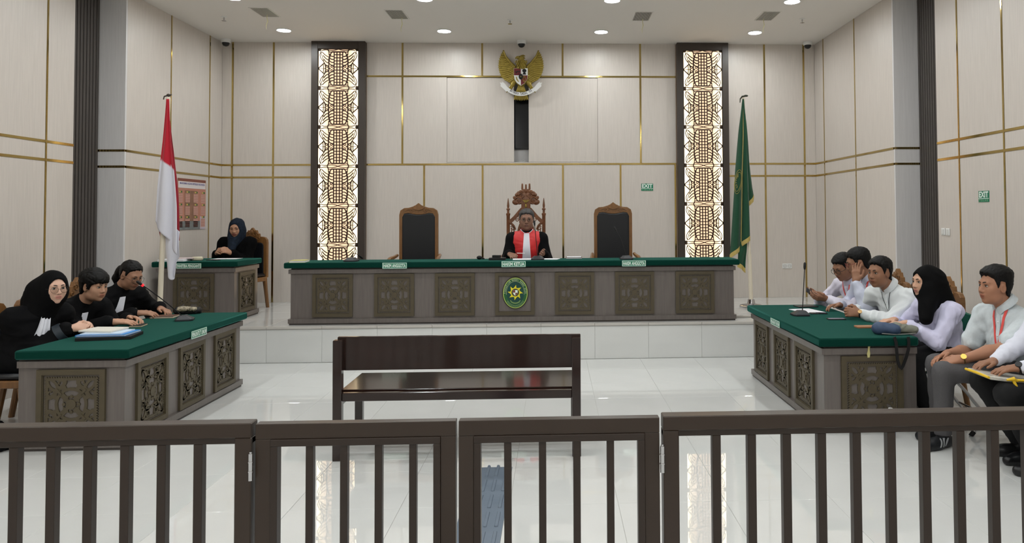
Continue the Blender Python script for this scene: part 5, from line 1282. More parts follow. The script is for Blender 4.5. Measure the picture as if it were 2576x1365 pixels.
def person(label, pelvis, neck, headc, fwd, hfwd, wrists, hdirs, palms, knees, ankles, skin, top, topm, botm, shoem=None, roll=0.0,
           sh=0.185, poles=None, curls=None, thumbs=(0.5,0.5), belly=0.0, sc=1.0, female=False, fold=0.004, seed=0, hair=None, hijab=None, glasses=None,
           lid=1.0, width=1.0, group=None, stub=0.0, cut=None, arm=1.0, handscale=1.0, feet=True, browm=None, lip=None, chest_tw=None, girth=1.0, slv=1.0):
    """wrists etc. are (right, left). top: 'robe', 'long', 'short'."""
    pelvis, neck, headc, fwd = map(lambda a: np.asarray(a,float), (pelvis, neck, headc, fwd)); fwd = unit(fwd)
    org = V(pelvis[0], pelvis[1], 0); spine = unit(neck-pelvis); rt = unit(np.cross(fwd, V(0,0,1))); B = np.stack([rt, np.cross(spine, rt)*1.0, spine], 1)
    B[:,1] = unit(np.cross(spine, rt)); ctw = rt if chest_tw is None else unit(rotm(V(0,0,1), chest_tw)@rt)
    fch = unit(np.cross(V(0,0,1), ctw)); R = frame(hfwd); 
    if roll: R = rotm(R[:,1], roll)@R
    S = [neck-spine*0.072+ctw*sh*s-unit(np.cross(spine, ctw))*-0.0 for s in (1,-1)]; S = [s_+V(0,0,-0.005) for s_ in S]
    wr = [np.asarray(w,float) for w in wrists]; po = poles or [V(0,0,-1)+rt*0.6-fwd*0.2, V(0,0,-1)-rt*0.6-fwd*0.2]
    el = [elbow(S[i], wr[i], 0.275*arm, 0.245*arm, unit(np.asarray(po[i],float))) for i in (0,1)]
    hips = [pelvis+rt*0.085*s for s in (1,-1)]; kn = [np.asarray(k_,float) for k_ in knees]; an = [np.asarray(a_,float) for a_ in ankles]
    chest = neck-spine*0.17; waist = pelvis+(neck-pelvis)*0.38
    cb = np.stack([ctw, unit(np.cross(spine, ctw)), spine], 1); fr_ = cb[:,1] if cb[:,1]@fwd > 0 else -cb[:,1]
    g = girth
    # ---- body skin
    F = Field()
    F.ell(pelvis, (0.145*g,0.105,0.11), B, 0.05); F.ell(waist, (0.125*g,0.095,0.13), B, 0.06); F.ell(chest, (0.148*g,0.105,0.15), cb, 0.06)
    F.cone(S[0], S[1], 0.055, 0.055, 0.05)
    nb = headc+R@(V(0,-0.022,-0.060)*sc); F.cone(neck-spine*0.03, nb, 0.060 if not female else 0.05, 0.056 if not female else 0.047, 0.03)
    for i in (0,1):
        F.cone(S[i], el[i], 0.050*g, 0.041, 0.03); mid = el[i]+(wr[i]-el[i])*0.35; F.cone(el[i], mid, 0.040, 0.041*g, 0.02); F.cone(mid, wr[i], 0.040*g, 0.0265, 0.02)
        F.cone(hips[i], kn[i], 0.078*g, 0.055, 0.04); F.cone(kn[i], an[i], 0.052, 0.036, 0.03)
        F.cone(wr[i], wr[i]+unit(hdirs[i])*0.02, 0.026, 0.025, 0.012)
    head(F, headc, R, sc, female, width=width)
    for i in (0,1): hand(F, wr[i]+unit(hdirs[i])*0.008, np.asarray(hdirs[i],float), np.asarray(palms[i],float), 'RL'[i], (curls[i] if curls else 0.4), thumbs[i], handscale)
    # fine grid intervals round head and hands
    fine = [[],[],[]]
    for c, ext, st in [(headc, 0.135, 0.0052)]+[(wr[i]+unit(hdirs[i])*0.09, 0.115, 0.0062) for i in (0,1)]:
        for a in range(3): fine[a].append((c[a]-ext, c[a]+ext, st))
    bm_ = mat('skin', (0.5,0.3,0.2,1), 0.48, attr='tint', spec=0.35, bump=0.05, bscale=220)
    lo, hi = F.bounds(); A = [axis_pts(lo[i], hi[i], 0.015, fine[i]) for i in range(3)]; D = F.grid(*A); v, f = surface(D, *A)
    lipc = lip or tuple(np.array(skin[:3])*np.array((0.86,0.62,0.62)))
    me = mesh_np('person', v, f, bm_, org, skin_tint(skin, headc, R, sc, lipc, width, stub)(v))
    body = bpy.data.objects.new('person', me); link(body); body.location = org; tag(body, label, 'person', group)
    face_parts(body, headc, R, sc, lid=lid, width=width, browm=browm)
    # ---- upper garment
    T = Field(); robe = top == 'robe'; e = 0.030 if robe else 0.017
    T.ell(pelvis+spine*0.03+fr_*belly*0.5, (0.150*g+e,0.115+e+belly*0.5,0.12), B, 0.06); T.ell(waist+fr_*belly*0.6, (0.132*g+e,0.102+e+belly,0.15), B, 0.07); T.ell(chest, (0.150*g+e,0.107+e,0.155), cb, 0.07)
    T.cone(S[0], S[1], 0.058+e*0.8, 0.058+e*0.8, 0.05); T.cone(neck-spine*0.045, neck+unit(headc-neck)*0.012, 0.088, 0.062 if not robe else 0.068, 0.035)
    for i in (0,1):
        if top == 'short':
            en = S[i]+(el[i]-S[i])*0.72; T.cone(S[i], en, 0.066*g, 0.068*g, 0.035)
        elif robe:
            we = wr[i]+(el[i]-wr[i])*0.20; dn = V(0,0,-0.022); T.cone(S[i], el[i]+dn*0.5, 0.078*slv, 0.086*slv, 0.04); T.cone(el[i]+dn*0.5, we+dn*0.3+V(0,0,0.02), 0.082*slv, 0.062, 0.03)
        else:
            we = wr[i]+(el[i]-wr[i])*0.06; T.cone(S[i], el[i], 0.066*g, 0.060*g, 0.035); T.cone(el[i], el[i]+(we-el[i])*0.5, 0.060*g, 0.054*g, 0.025); T.cone(el[i]+(we-el[i])*0.5, we, 0.054*g, 0.041, 0.02); 
    TT = Field(); TT.p = list(T.p[:5])
    if robe:
        for i in (0,1): T.cone(hips[i], kn[i]*0.75+hips[i]*0.25+V(0,0,0.0), 0.115, 0.10, 0.09); T.cone(kn[i]*0.8+hips[i]*0.2, kn[i]+(an[i]-kn[i])*0.7, 0.09, 0.10, 0.08)
    if cut: cut(T, dict(neck=neck, spine=spine, fr=fr_, rt=rt, waist=waist, pelvis=pelvis))
    grow({'robe':'robe','long':'shirt','short':'shirt'}[top], T, topm, org, body, 0.0115, disp=folds(fold, 24, seed))
    # ---- trousers and shoes
    U = Field(); U.ell(pelvis-spine*0.01, (0.158*g,0.122,0.115), B, 0.05)
    for i in (0,1):
        U.cone(hips[i], kn[i], 0.092*g, 0.070, 0.04); U.cone(kn[i], an[i]+V(0,0,0.015), 0.068, 0.058, 0.03); U.plane(an[i]+V(0,0,-0.01), (0,0,-1), 0.004) if i else None
    grow('trousers', U, botm, org, body, 0.014, disp=folds(0.0035, 22, seed+5))
    shoeF = None
    if feet:
        for i in (0,1):
            tf = unit(fwd*1.0+rt*(0.12 if i == 0 else -0.12)); W_ = Field(); a0 = V(an[i][0], an[i][1], 0.045)
            W_.cone(a0-tf*0.045+V(0,0,-0.004), a0+tf*0.10+V(0,0,-0.012), 0.040, 0.040, 0.02); W_.cone(a0+tf*0.08+V(0,0,-0.014), a0+tf*0.165+V(0,0,-0.016), 0.043, 0.034, 0.03); W_.cone(a0-tf*0.02, a0+V(0,0,0.035), 0.040, 0.038, 0.03); W_.plane(V(0,0,0.002), (0,0,-1), 0.004)
            shoeF = W_; so = grow('shoe', W_, shoem or M_black, org, body, 0.009)
    # ---- hair or headscarf
    if hair is not None: hair_cap(body, headc, R, sc, seed=seed, width=width, **hair)
    if hijab is not None:
        Hj = Field(); P = lambda x, y, z: headc+R@(V(x,y,z)*sc)
        Hj.ell(P(0,-0.018,0.022), np.array((0.096,0.120,0.114))*sc, R, 0.02); Hj.ell(P(0,-0.006,-0.048), np.array((0.092,0.108,0.095))*sc, R, 0.04)
        Hj.cone(P(0,-0.02,-0.06), neck-spine*0.03, 0.085, 0.115, 0.06)
        if hijab.get('cape', True):
            Hj.ell(neck-spine*0.075, (0.205,0.130,0.13), cb, 0.06)
        if hijab.get('back'): Hj.ell(P(*hijab['back'][0]), hijab['back'][1], R, 0.05)
        for a_, b_, r1, r2 in hijab.get('tails', []): Hj.cone(np.asarray(a_), np.asarray(b_), r1, r2, 0.05)
        if hijab.get('cape', True): Hj.plane(neck-spine*0.19, -spine*0.9-fr_*0.0, 0.02) if not hijab.get('tails') else None
        fo = hijab.get('face', (0.066,0.10,0.092)); Hj.ell(P(0,0.105,-0.010), np.array(fo)*sc, R, 0.012, True)
        grow('headscarf', Hj, hijab['m'], org, body, 0.008, disp=folds(hijab.get('fold',0.0035), 17, seed+9))
    if glasses is not None: spectacles(body, headc, R, sc, **glasses)
    return dict(shoeF=shoeF, body=body, T=T, TT=TT, R=R, H=headc, neck=neck, spine=spine, fr=fr_, rt=rt, org=org, el=el, wr=wr, S=S, waist=waist, an=an, kn=kn, chest=chest, sc=sc)
# ------------------------------------------------------------------ fabrics and skin tones
M_robe = mat('black_robe_cloth', rgb(10,10,12), 0.8, spec=0.15, bump=0.1, bscale=300)
M_coat = mat('black_velvet_jacket', rgb(7,7,8), 0.9, spec=0.1)
M_satin = mat('charcoal_satin_trim', rgb(44,52,60), 0.55, noise=0.1, nscale=20)
M_red = mat('red_satin', rgb(214,46,48), 0.45, sheen=0.2, noise=0.05, nscale=12)
M_bef = mat('white_pleated_cotton', rgb(236,237,246), 0.7)
M_shirt1 = mat('lilac_white_shirt', rgb(216,212,226), 0.75, bump=0.22, bscale=9); M_shirt2 = mat('pale_blue_white_shirt', rgb(208,212,230), 0.75, bump=0.22, bscale=9)
M_shirt3 = mat('white_shirt', rgb(222,226,228), 0.72, bump=0.22, bscale=9); M_shirt4 = mat('lavender_white_blouse', rgb(212,210,236), 0.72, bump=0.22, bscale=9)
M_shirt5 = mat('off_white_linen_shirt', rgb(206,214,218), 0.8, noise=0.04, nscale=60, bump=0.25, bscale=11); M_shirt6 = mat('bright_white_shirt', rgb(222,224,236), 0.72, bump=0.22, bscale=9)
M_trb = mat('black_trousers', rgb(16,16,18), 0.85); M_trg = mat('grey_trousers', rgb(82,80,82), 0.85, noise=0.06, nscale=120, bump=0.06, bscale=250)
M_hijb = mat('black_headscarf', rgb(8,8,9), 0.85, spec=0.15)
M_hijn = mat('navy_patterned_headscarf', rgb(24,33,46), 0.8, noise=0.5, nscale=38, spec=0.2)
M_lan = mat('red_lanyard', rgb(226,84,78), 0.6)
M_frame_d = mat('dark_spectacle_frame', rgb(30,28,27), 0.3); M_frame_m = mat('metal_spectacle_frame', rgb(120,110,100), 0.25, 0.9); M_frame_r = mat('red_spectacle_frame', rgb(120,28,34), 0.35)
SK_D = rgb(150,108,84); SK_M = rgb(176,132,106); SK_L = rgb(204,160,134); SK_F = rgb(214,172,150); SK_J = rgb(140,104,86)

def jabot(p, w0, w1, ln, m=M_bef, top=-0.01, nr=4, rip=0.004, skew=0.0):
    """white bands hanging from the collar"""
    rows = []
    for j in range(9):
        t = j/8; wd = w0+(w1-w0)*t; c = p['neck']+p['fr']*0.05-p['spine']*(top+ln*t)+p['rt']*skew*t
        rows.append([c+p['rt']*wd*(u/8-0.5) for u in range(9)])
    return drape(p['body'], p['TT'], rows, m, 'jabot', 0.002, rip, nr, p['fr'], 'white pleated bands at the collar')
def lanyard(p, m, ln=0.24, w=0.014, off=0.0, card=True, spread=0.055):
    for s in (1,-1):
        rows = []
        for j in range(9):
            t = j/8; c = p['neck']+p['fr']*0.04-p['spine']*(-0.03+ln*t)+p['rt']*(s*spread*(1-t)+off)
            rows.append([c-p['rt']*w/2, c+p['rt']*w/2])
        drape(p['body'], p['TT'], rows, m, 'lanyard', 0.0015, 0, 1, p['fr'], off=0.0075)
    return
def bracelet(p, i, m, r=0.030, t=0.004, name='wristwatch', face=None, back=0.02):
    w = p['wr'][i]; d = unit(p['el'][i]-w); c = w+d*back; a = unit(np.cross(d, V(0,0,1))); b = np.cross(d, a); q = MB(); n = 18; o = p['org']
    q.tube([c-o+(a*math.cos(2*PI*k/n)+b*math.sin(2*PI*k/n))*r for k in range(n+1)], t, 6, cap=False)
    ob = q.build(name, m, p['body'], True)
    if face is not None:
        nn, mm, rr = face; nn = unit(nn-d*(np.asarray(nn)@d)); u = unit(np.cross(nn, d)); f = MB()
        f.tube([c-o+nn*(r-0.002), c-o+nn*(r+0.008)], rr, 16); f.build('watch_face', mm, ob, True)
    return ob
Z1 = V(0,0,1)

def placket(p, m, ln=0.36, pocket=True, pen=False):
    rows = []
    for j in range(12):
        c = p['neck']+p['fr']*0.05-p['spine']*(0.035+ln*j/11); rows.append([c-p['rt']*0.014, c+p['rt']*0.014])
    drape(p['body'], p['TT'], rows, m, 'placket', 0.003, 0, 1, p['fr'], off=0.005)
    for j in range(4):
        c = p['neck']+p['fr']*0.35-p['spine']*(0.075+0.085*j); h = p['TT'].hit(c, -p['fr'], 0.8)
        if h is not None: MB().ball(tuple(h+p['fr']*0.009-p['org']), (0.0055,0.0055,0.0055), 8, 6).build('button', M_whitep, p['body'], True)
    if pocket:
        rows = []
        for j in range(6):
            c = p['neck']+p['fr']*0.04-p['rt']*0.088-p['spine']*(0.115+0.10*j/5); rows.append([c+p['rt']*0.045*(u/4-1) for u in range(9)])
        drape(p['body'], p['TT'], rows, m, 'pocket', 0.003, 0, 1, p['fr'], off=0.004)
        if pen:
            h = p['TT'].hit(p['neck']+p['fr']*0.4-p['rt']*0.075-p['spine']*0.125, -p['fr'], 0.8)
            if h is not None: MB().tube([h+p['fr']*0.008+p['spine']*0.022-p['org'], h+p['fr']*0.008-p['spine']*0.03-p['org']], 0.007, 8).build('pen', M_black, p['body'], True)

# ------------------------------------------------------------------ presiding judge
def vest_cut(T, q):
    pass
J = person('presiding judge in black robe with red front and white bands, seated on the carved throne', (-0.335,9.42,0.945), (-0.335,9.31,1.385), (-0.335,9.255,1.545), (0,-1,0), (0.02,-1,-0.06),
    [(-0.535,9.06,1.135), (-0.135,9.05,1.135)], [(0.45,-1,-0.12), (-0.15,-1,0.35)], [(0.2,0,-1), (0.6,0.3,-0.5)], [(-0.46,8.95,0.90),(-0.21,8.95,0.90)], [(-0.46,9.0,0.49),(-0.21,9.0,0.49)],
    SK_J, 'robe', M_robe, M_trb, sh=0.175, poles=[(-0.25,0.6,-0.9),(0.25,0.6,-0.9)], curls=[0.55,0.35], sc=1.02, width=1.08, fold=0.003, seed=3, feet=False,
    hair=dict(m=M_hairg, thick=0.012, top=0.008), glasses=dict(m=M_frame_d, rim=0.0011, rx=0.024, rz=0.017), stub=0.05, browm=M_hairg, lid=0.8, lip=rgb(126,86,76)[:3])
VF = Field(); VF.p = [list(q) for q in J['T'].p[:5]]
_o = V(-0.335, 9.3, 0)
for q in VF.p:
    if q[0] == 'e': q[2] = q[2]+0.016
    else: q[3] += 0.014; q[4] += 0.014
    q[8] = q[8]-0.01; q[9] = q[9]+0.01
VF.p = [tuple(q) for q in VF.p]
VF.plane((-0.335-0.178,9.3,1.2), (-1,0,0.12), 0.01); VF.plane((-0.335+0.178,9.3,1.2), (1,0,0.12), 0.01); VF.plane((0,9.42,1.3), (0,1,0), 0.01); VF.plane((0,0,0.93), (0,0,-1), 0.01)
VF.cone(J['neck']-J['spine']*0.02, J['H']+V(0,0,-0.05), 0.060, 0.075, 0.01, True); VF.cone((-0.335,9.16,1.02),(-0.335,9.16,0.9),0.014,0.018,0.01,True)
grow('red_front', VF, M_red, J['org'], J['body'], 0.010, disp=folds(0.0025, 18, 8), label='red satin front of the robe')
J['TT'] = VF
jabot(J, 0.064, 0.108, 0.32, nr=1, rip=0.002, top=-0.02)
_q = MB(); _u = unit(J['H']-J['neck']); _c = J['neck']+V(0,-0.004,0.022)-J['org']
_q.tube([_c+V(0.076*math.sin(a), -0.076*math.cos(a), 0.022-0.050*max(0,math.cos(a))**2) for a in [-PI*1.0+k*PI/12 for k in range(25)]], 0.0045, 8); _q.build('collar_edge', M_bef, J['body'], True)

# ------------------------------------------------------------------ clerk
C = person('court clerk in black jacket and navy patterned headscarf seated at the clerk desk', (-4.12,10.06,0.935), (-4.12,9.98,1.335), (-4.105,9.93,1.452), (0,-1,0), (0.03,-1,-0.22),
    [(-4.265,9.735,1.14), (-4.095,9.735,1.14)], [(0.5,-1,0.45), (-0.45,-1,0.5)], [(0.7,0.1,-0.3), (-0.7,0.1,-0.3)], [(-4.24,9.66,0.90),(-4.0,9.66,0.90)], [(-4.24,9.75,0.49),(-4.0,9.75,0.49)],
    SK_M, 'robe', M_coat, M_trb, sh=0.165, poles=[(-0.35,0.6,-0.8),(0.35,0.6,-0.8)], slv=0.9, curls=[0.8,0.8], thumbs=(0.8,0.6), sc=0.98, female=True, fold=0.003, seed=11, feet=False, lid=0.1, width=1.06,
    hijab=dict(m=M_hijn, cape=False, tails=[((-4.115,9.89,1.34),(-4.11,9.795,1.18),0.078,0.045)], face=(0.062,0.10,0.084)), lip=rgb(146,84,76)[:3], girth=1.05)
carved_chair((-4.02, 10.22, ZD), math.radians(-14), 'carved wooden chair under the clerk')

# ------------------------------------------------------------------ prosecutors
L1 = person('woman in black robe, black headscarf and round glasses at the left table', (-4.070,5.93,0.530), (-3.905,5.93,0.925), (-3.812,5.915,1.068), (0.84,-0.54,0), (0.80,-0.56,-0.07),
    [(-3.70,5.96,0.752), (-3.70,6.09,0.752)], [(1,0.55,0.05), (1,-0.35,0.05)], [(0.1,0.8,-0.5), (0.1,-0.8,-0.5)], [(-3.68,5.83,0.50),(-3.68,6.05,0.50)], [(-3.70,5.83,0.09),(-3.70,6.05,0.09)],
    SK_F, 'robe', M_robe, M_trb, sh=0.17, poles=[(-0.8,-0.30,-0.9),(-0.6,0.5,-0.9)], curls=[0.7,0.75], sc=0.98, female=True, lid=1.25, fold=0.005, slv=0.85, seed=21, handscale=0.92,
    hijab=dict(m=M_hijb, cape=False, tails=[((-3.88,5.92,0.99),(-3.845,5.905,0.945),0.075,0.035),((-3.93,5.93,1.04),(-3.99,5.94,0.97),0.09,0.07)], back=((0,-0.07,-0.01),(0.095,0.095,0.085)), face=(0.060,0.10,0.088), fold=0.003), glasses=dict(m=M_frame_m, rim=0.0011, rx=0.026, rz=0.024, drop=0.006), lip=rgb(204,140,126)[:3])
jabot(L1, 0.06, 0.165, 0.34, nr=5, rip=0.008, top=0.02)
for _i in (0,1):
    _w = L1['wr'][_i]; _d = unit(L1['el'][_i]-_w); _c = _w+_d*0.055+V(0,0,0.014)-L1['org']; MB().tube([_c, _c+_d*0.05], [0.068,0.072], 20).build('cuff', M_satin, L1['body'], True)
L2 = person('young man in black robe with thick black hair leaning over the left table', (-4.170,6.50,0.515), (-3.955,6.50,0.900), (-3.842,6.475,1.028), (0.86,-0.50,0), (0.93,-0.30,-0.16),
    [(-3.64,6.40,0.738), (-3.62,6.60,0.742)], [(1,0.32,-0.02), (1,-0.42,0.04)], [(0,0.25,-1), (0,-0.5,-0.9)], [(-3.72,6.39,0.50),(-3.72,6.61,0.50)], [(-3.75,6.39,0.09),(-3.75,6.61,0.09)],
    rgb(190,146,120), 'robe', M_robe, M_trb, sh=0.185, poles=[(-0.8,-0.30,-0.9),(-0.6,0.5,-0.9)], curls=[0.3,0.45], sc=1.0, fold=0.005, seed=31,
    hair=dict(line=[(-0.13,-0.095),(-0.06,-0.085),(-0.035,-0.055),(-0.026,-0.01),(-0.02,0.018),(0.014,0.018),(0.020,-0.02),(0.034,-0.035),(0.045,0.012),(0.07,0.026),(0.12,0.034)], thick=0.026, top=0.010, rough=0.005))
jabot(L2, 0.05, 0.07, 0.22, nr=4, rip=0.004, top=0.05); bracelet(L2, 0, M_blackm, 0.030, 0.0025, 'bracelet')
def tail(F, P):
    F.ell(P(0,-0.105,0.012), (0.035,0.035,0.04), None, 0.03); F.cone(P(0,-0.135,-0.01), P(0.0,-0.150,-0.10), 0.042, 0.036, 0.03); F.cone(P(0.0,-0.150,-0.10), P(0,-0.12,-0.17), 0.034, 0.015, 0.03)
L3 = person('man in black robe with ponytail and glasses reading at the left table', (-4.16,7.05,0.53), (-3.955,7.05,0.945), (-3.850,7.035,1.075), (0.80,-0.60,0), (0.82,-0.36,-0.40),
    [(-3.73,6.93,0.742), (-3.67,7.20,0.75)], [(1,0.25,-0.02), (1,-0.55,-0.15)], [(0,0.3,-1), (0,-0.3,-1)], [(-3.68,6.94,0.50),(-3.68,7.16,0.50)], [(-3.70,6.94,0.09),(-3.70,7.16,0.09)],
    rgb(164,122,98), 'robe', M_robe, M_trb, sh=0.185, poles=[(-0.8,-0.35,-0.8),(-0.3,0.9,-0.5)], curls=[0.45,0.6], sc=1.0, fold=0.005, seed=41, stub=0.2, lid=0.5,
    hair=dict(thick=0.010, top=0.006, extra=tail, shift=0.006), glasses=dict(m=M_frame_d, rim=0.0012, rx=0.026, rz=0.023, drop=0.008))
jabot(L3, 0.05, 0.105, 0.28, nr=1, rip=0.003, top=0.03)
for y_, n_ in ((5.93,'the woman in the black headscarf'), (6.50,'the thick haired prosecutor'), (7.05,'the prosecutor with the ponytail')):
    carved_chair((-4.32, y_, 0), PI/2, 'carved wooden chair with black cushion under '+n_)

# ------------------------------------------------------------------ defence side, far to near
G_D = 'people at the right table'
R1 = person('man with black glasses looking at a phone, far end of the right table', (3.10,7.27,0.53), (2.885,7.24,0.955), (2.785,7.17,1.083), (-0.90,-0.43,0), (-0.84,-0.36,-0.42),
    [(2.61,7.34,0.80), (2.615,7.13,0.785)], [(-1,-0.30,0.12), (-1,0.05,0.12)], [(-0.1,-0.6,0.7), (0.1,0.6,0.7)], [(2.68,7.40,0.50),(2.68,7.16,0.50)], [(2.70,7.40,0.09),(2.70,7.16,0.09)],
    SK_D, 'long', M_shirt1, M_trb, sh=0.18, poles=[(0.3,0.9,-0.5),(0.5,-0.7,-0.6)], curls=[0.55,0.5], thumbs=(0.9,0.9), sc=0.99, seed=51, fold=0.007, lid=0.35,
    hair=dict(thick=0.013, top=0.014), glasses=dict(m=M_frame_d, rim=0.0022, rx=0.026, rz=0.019, square=True, drop=0.004))
collar(R1['body'], R1['neck'], R1['H'], V(-1,0,0), M_shirt1); lanyard(R1, M_lan, 0.26); placket(R1, M_shirt1)
R2 = person('man in pale shirt holding his hand against his face at the right table', (3.090,6.80,0.530), (2.890,6.80,1.005), (2.785,6.80,1.150), (-0.95,-0.30,0), (-0.95,0.16,-0.26),
    [(2.69,6.98,0.745), (2.700,6.655,0.985)], [(-1,-0.12,-0.02), (0.10,0.16,1)], [(0,-0.2,-1), (0.75,0.72,0.0)], [(2.70,6.91,0.50),(2.70,6.69,0.50)], [(2.72,6.91,0.09),(2.72,6.69,0.09)],
    SK_D, 'long', M_shirt2, M_trb, sh=0.185, poles=[(0.3,0.9,-0.5),(-0.5,-0.35,-1.0)], curls=[0.5,0.22], thumbs=(0.5,0.2), sc=1.02, seed=61, fold=0.007,
    hair=dict(thick=0.015, top=0.010, shift=-0.006), glasses=dict(m=M_frame_r, rim=0.0016, rx=0.025, rz=0.018, square=True))
collar(R2['body'], R2['neck'], R2['H'], V(-1,0,0), M_shirt2); lanyard(R2, M_lan, 0.22)
R3 = person('man in white shirt with clasped hands and wristwatch at the middle of the right table', (3.060,6.33,0.530), (2.865,6.33,0.965), (2.762,6.295,1.098), (-0.86,-0.50,0), (-0.88,-0.44,-0.06),
    [(2.615,6.50,0.752), (2.60,6.31,0.752)], [(-1,-0.62,0.10), (-1,0.50,0.10)], [(-0.2,-0.9,-0.15), (-0.2,0.9,-0.15)], [(2.68,6.44,0.50),(2.68,6.22,0.50)], [(2.70,6.44,0.09),(2.70,6.22,0.09)],
    SK_D, 'long', M_shirt3, M_trb, sh=0.195, poles=[(0.3,0.9,-0.5),(0.55,-0.75,-0.5)], curls=[0.75,0.8], thumbs=(0.6,0.5), sc=1.02, seed=71, fold=0.008, girth=1.1, belly=0.02,
    hair=dict(thick=0.015, top=0.008, shift=0.002), stub=0.12)
collar(R3['body'], R3['neck'], R3['H'], unit(V(-0.95,-0.25,0)), M_shirt3)
lanyard(R3, M_blackm, 0.20, 0.004); placket(R3, M_shirt3)
bracelet(R3, 1, M_leather, 0.031, 0.006, 'wristwatch', (V(-0.2,-0.9,0.5), mat('watch_gold', rgb(196,160,110), 0.25, 0.8), 0.017), -0.002)
R4 = person('woman in lavender white blouse and long black headscarf behind the folded bag', (3.07,5.80,0.52), (2.985,5.80,0.925), (2.905,5.79,1.062), (-0.97,-0.22,0), (-0.98,-0.20,-0.03),
    [(2.72,5.93,0.748), (2.715,5.71,0.752)], [(-1,-0.25,0.0), (-1,0.40,0.0)], [(0,0,-1), (0,0,-1)], [(2.72,5.90,0.50),(2.74,5.69,0.50)], [(2.82,5.90,0.09),(2.84,5.68,0.09)],
    SK_L, 'long', M_shirt4, M_trb, sh=0.17, poles=[(0.4,0.8,-0.5),(0.6,-0.5,-0.7)], curls=[0.3,0.35], sc=0.99, female=True, seed=81, handscale=0.92, fold=0.007,
    hijab=dict(m=M_hijb, cape=False, tails=[((2.90,5.74,0.98),(2.835,5.66,0.80),0.080,0.050),((2.97,5.79,1.06),(3.06,5.79,0.88),0.10,0.075)], face=(0.056,0.095,0.088)), lip=rgb(188,124,112)[:3])
R5 = person('man in short sleeved off white shirt and grey trousers beside the right table', (3.25,5.13,0.515), (3.145,5.13,0.945), (3.062,5.125,1.090), (-0.94,-0.34,0), (-1,-0.10,0.0),
    [(2.765,5.21,0.615), (2.755,5.00,0.618)], [(-1,-0.35,-0.22), (-1,0.35,-0.25)], [(0,-0.5,-1), (0,0.4,-1)], [(2.71,5.27,0.53),(2.63,5.02,0.525)], [(2.74,5.30,0.09),(2.655,5.09,0.09)],
    rgb(168,120,94), 'short', M_shirt5, M_trg, mat('black_sneaker', rgb(26,27,30), 0.5), sh=0.195, poles=[(0.5,0.6,-0.8),(0.7,-0.4,-0.9)], curls=[0.35,0.4], sc=1.04, seed=91, fold=0.007, girth=1.15, belly=0.035, arm=1.06,
    hair=dict(thick=0.013, top=0.018))
collar(R5['body'], R5['neck'], R5['H'], V(-1,0,0), M_shirt5, 0.066); lanyard(R5, M_lan, 0.30, 0.016); placket(R5, M_shirt5, pen=True)
bracelet(R5, 1, mat('watch_steel', rgb(150,120,80), 0.3, 0.8), 0.031, 0.005, 'wristwatch', (V(-0.1,-0.8,0.6), mat('watch_gold_face', rgb(222,182,90), 0.3, 0.6), 0.019), 0.0)
R6 = person('man in bright white shirt and black trousers holding a clear packet at the right edge', (3.330,4.72,0.520), (3.240,4.72,1.000), (3.175,4.72,1.165), (-1,0,0), (-1,-0.05,-0.1),
    [(2.86,4.80,0.640), (2.905,4.60,0.634)], [(-1,-0.15,-0.12), (-1,0.18,-0.10)], [(0,-0.1,-1), (0,0.1,-1)], [(2.80,4.86,0.50),(2.78,4.56,0.485)], [(3.06,4.88,0.09),(3.04,4.73,0.09)],
    SK_D, 'long', M_shirt6, M_trb, M_black, sh=0.19, poles=[(0.5,0.7,-0.7),(0.6,-0.6,-0.7)], curls=[0.35,0.3], sc=1.02, seed=101, fold=0.006, hair=dict(), girth=1.05)
bracelet(R6, 1, M_blackm, 0.033, 0.008, 'wristwatch', (V(-0.2,-0.6,0.8), M_black, 0.02), -0.012)
R7 = person('person in black trousers and black shoes mostly beyond the right edge', (3.36,4.20,0.52), (3.30,4.20,1.00), (3.25,4.20,1.15), (-1,0,0), (-1,0,0),
    [(3.0,4.32,0.62), (3.0,4.08,0.62)], [(-1,-0.2,-0.1), (-1,0.2,-0.1)], [(0,0,-1), (0,0,-1)], [(2.86,4.36,0.48),(2.88,4.08,0.48)], [(2.985,4.50,0.09),(3.0,4.15,0.09)],
    SK_D, 'long', M_shirt6, M_trb, M_black, sh=0.185, poles=[(0.5,0.7,-0.7),(0.6,-0.6,-0.7)], curls=[0.35,0.3], seed=111, hair=dict())
for y_, n_ in ((7.27,'the man with the phone'), (6.80,'the man hiding his face'), (6.33,'the man with clasped hands')):
    carved_chair((3.36, y_, 0), -PI/2, 'carved wooden chair under '+n_)
folding_chair((3.06, 5.80, 0), -PI/2, 'green folding chair under the woman in the black headscarf at the right table')
folding_chair((3.27, 5.13, 0), -PI/2, 'green folding chair with chrome legs under the man in grey trousers')
folding_chair((3.27, 4.72, 0), -PI/2, 'green folding chair under the man with the clear packet')
folding_chair((3.40, 4.20, 0), -PI/2, 'green folding chair nearest the fence on the right')
# ================================================================== SOFT ITEMS (grown like the garments)
def soft(name, F, m, label, cat, disp=None, coarse=0.008, origin=None):
    lo, hi = F.bounds(); org = V((lo[0]+hi[0])/2, (lo[1]+hi[1])/2, lo[2]) if origin is None else origin
    t = thing(name, label, cat, tuple(org)); return t, org
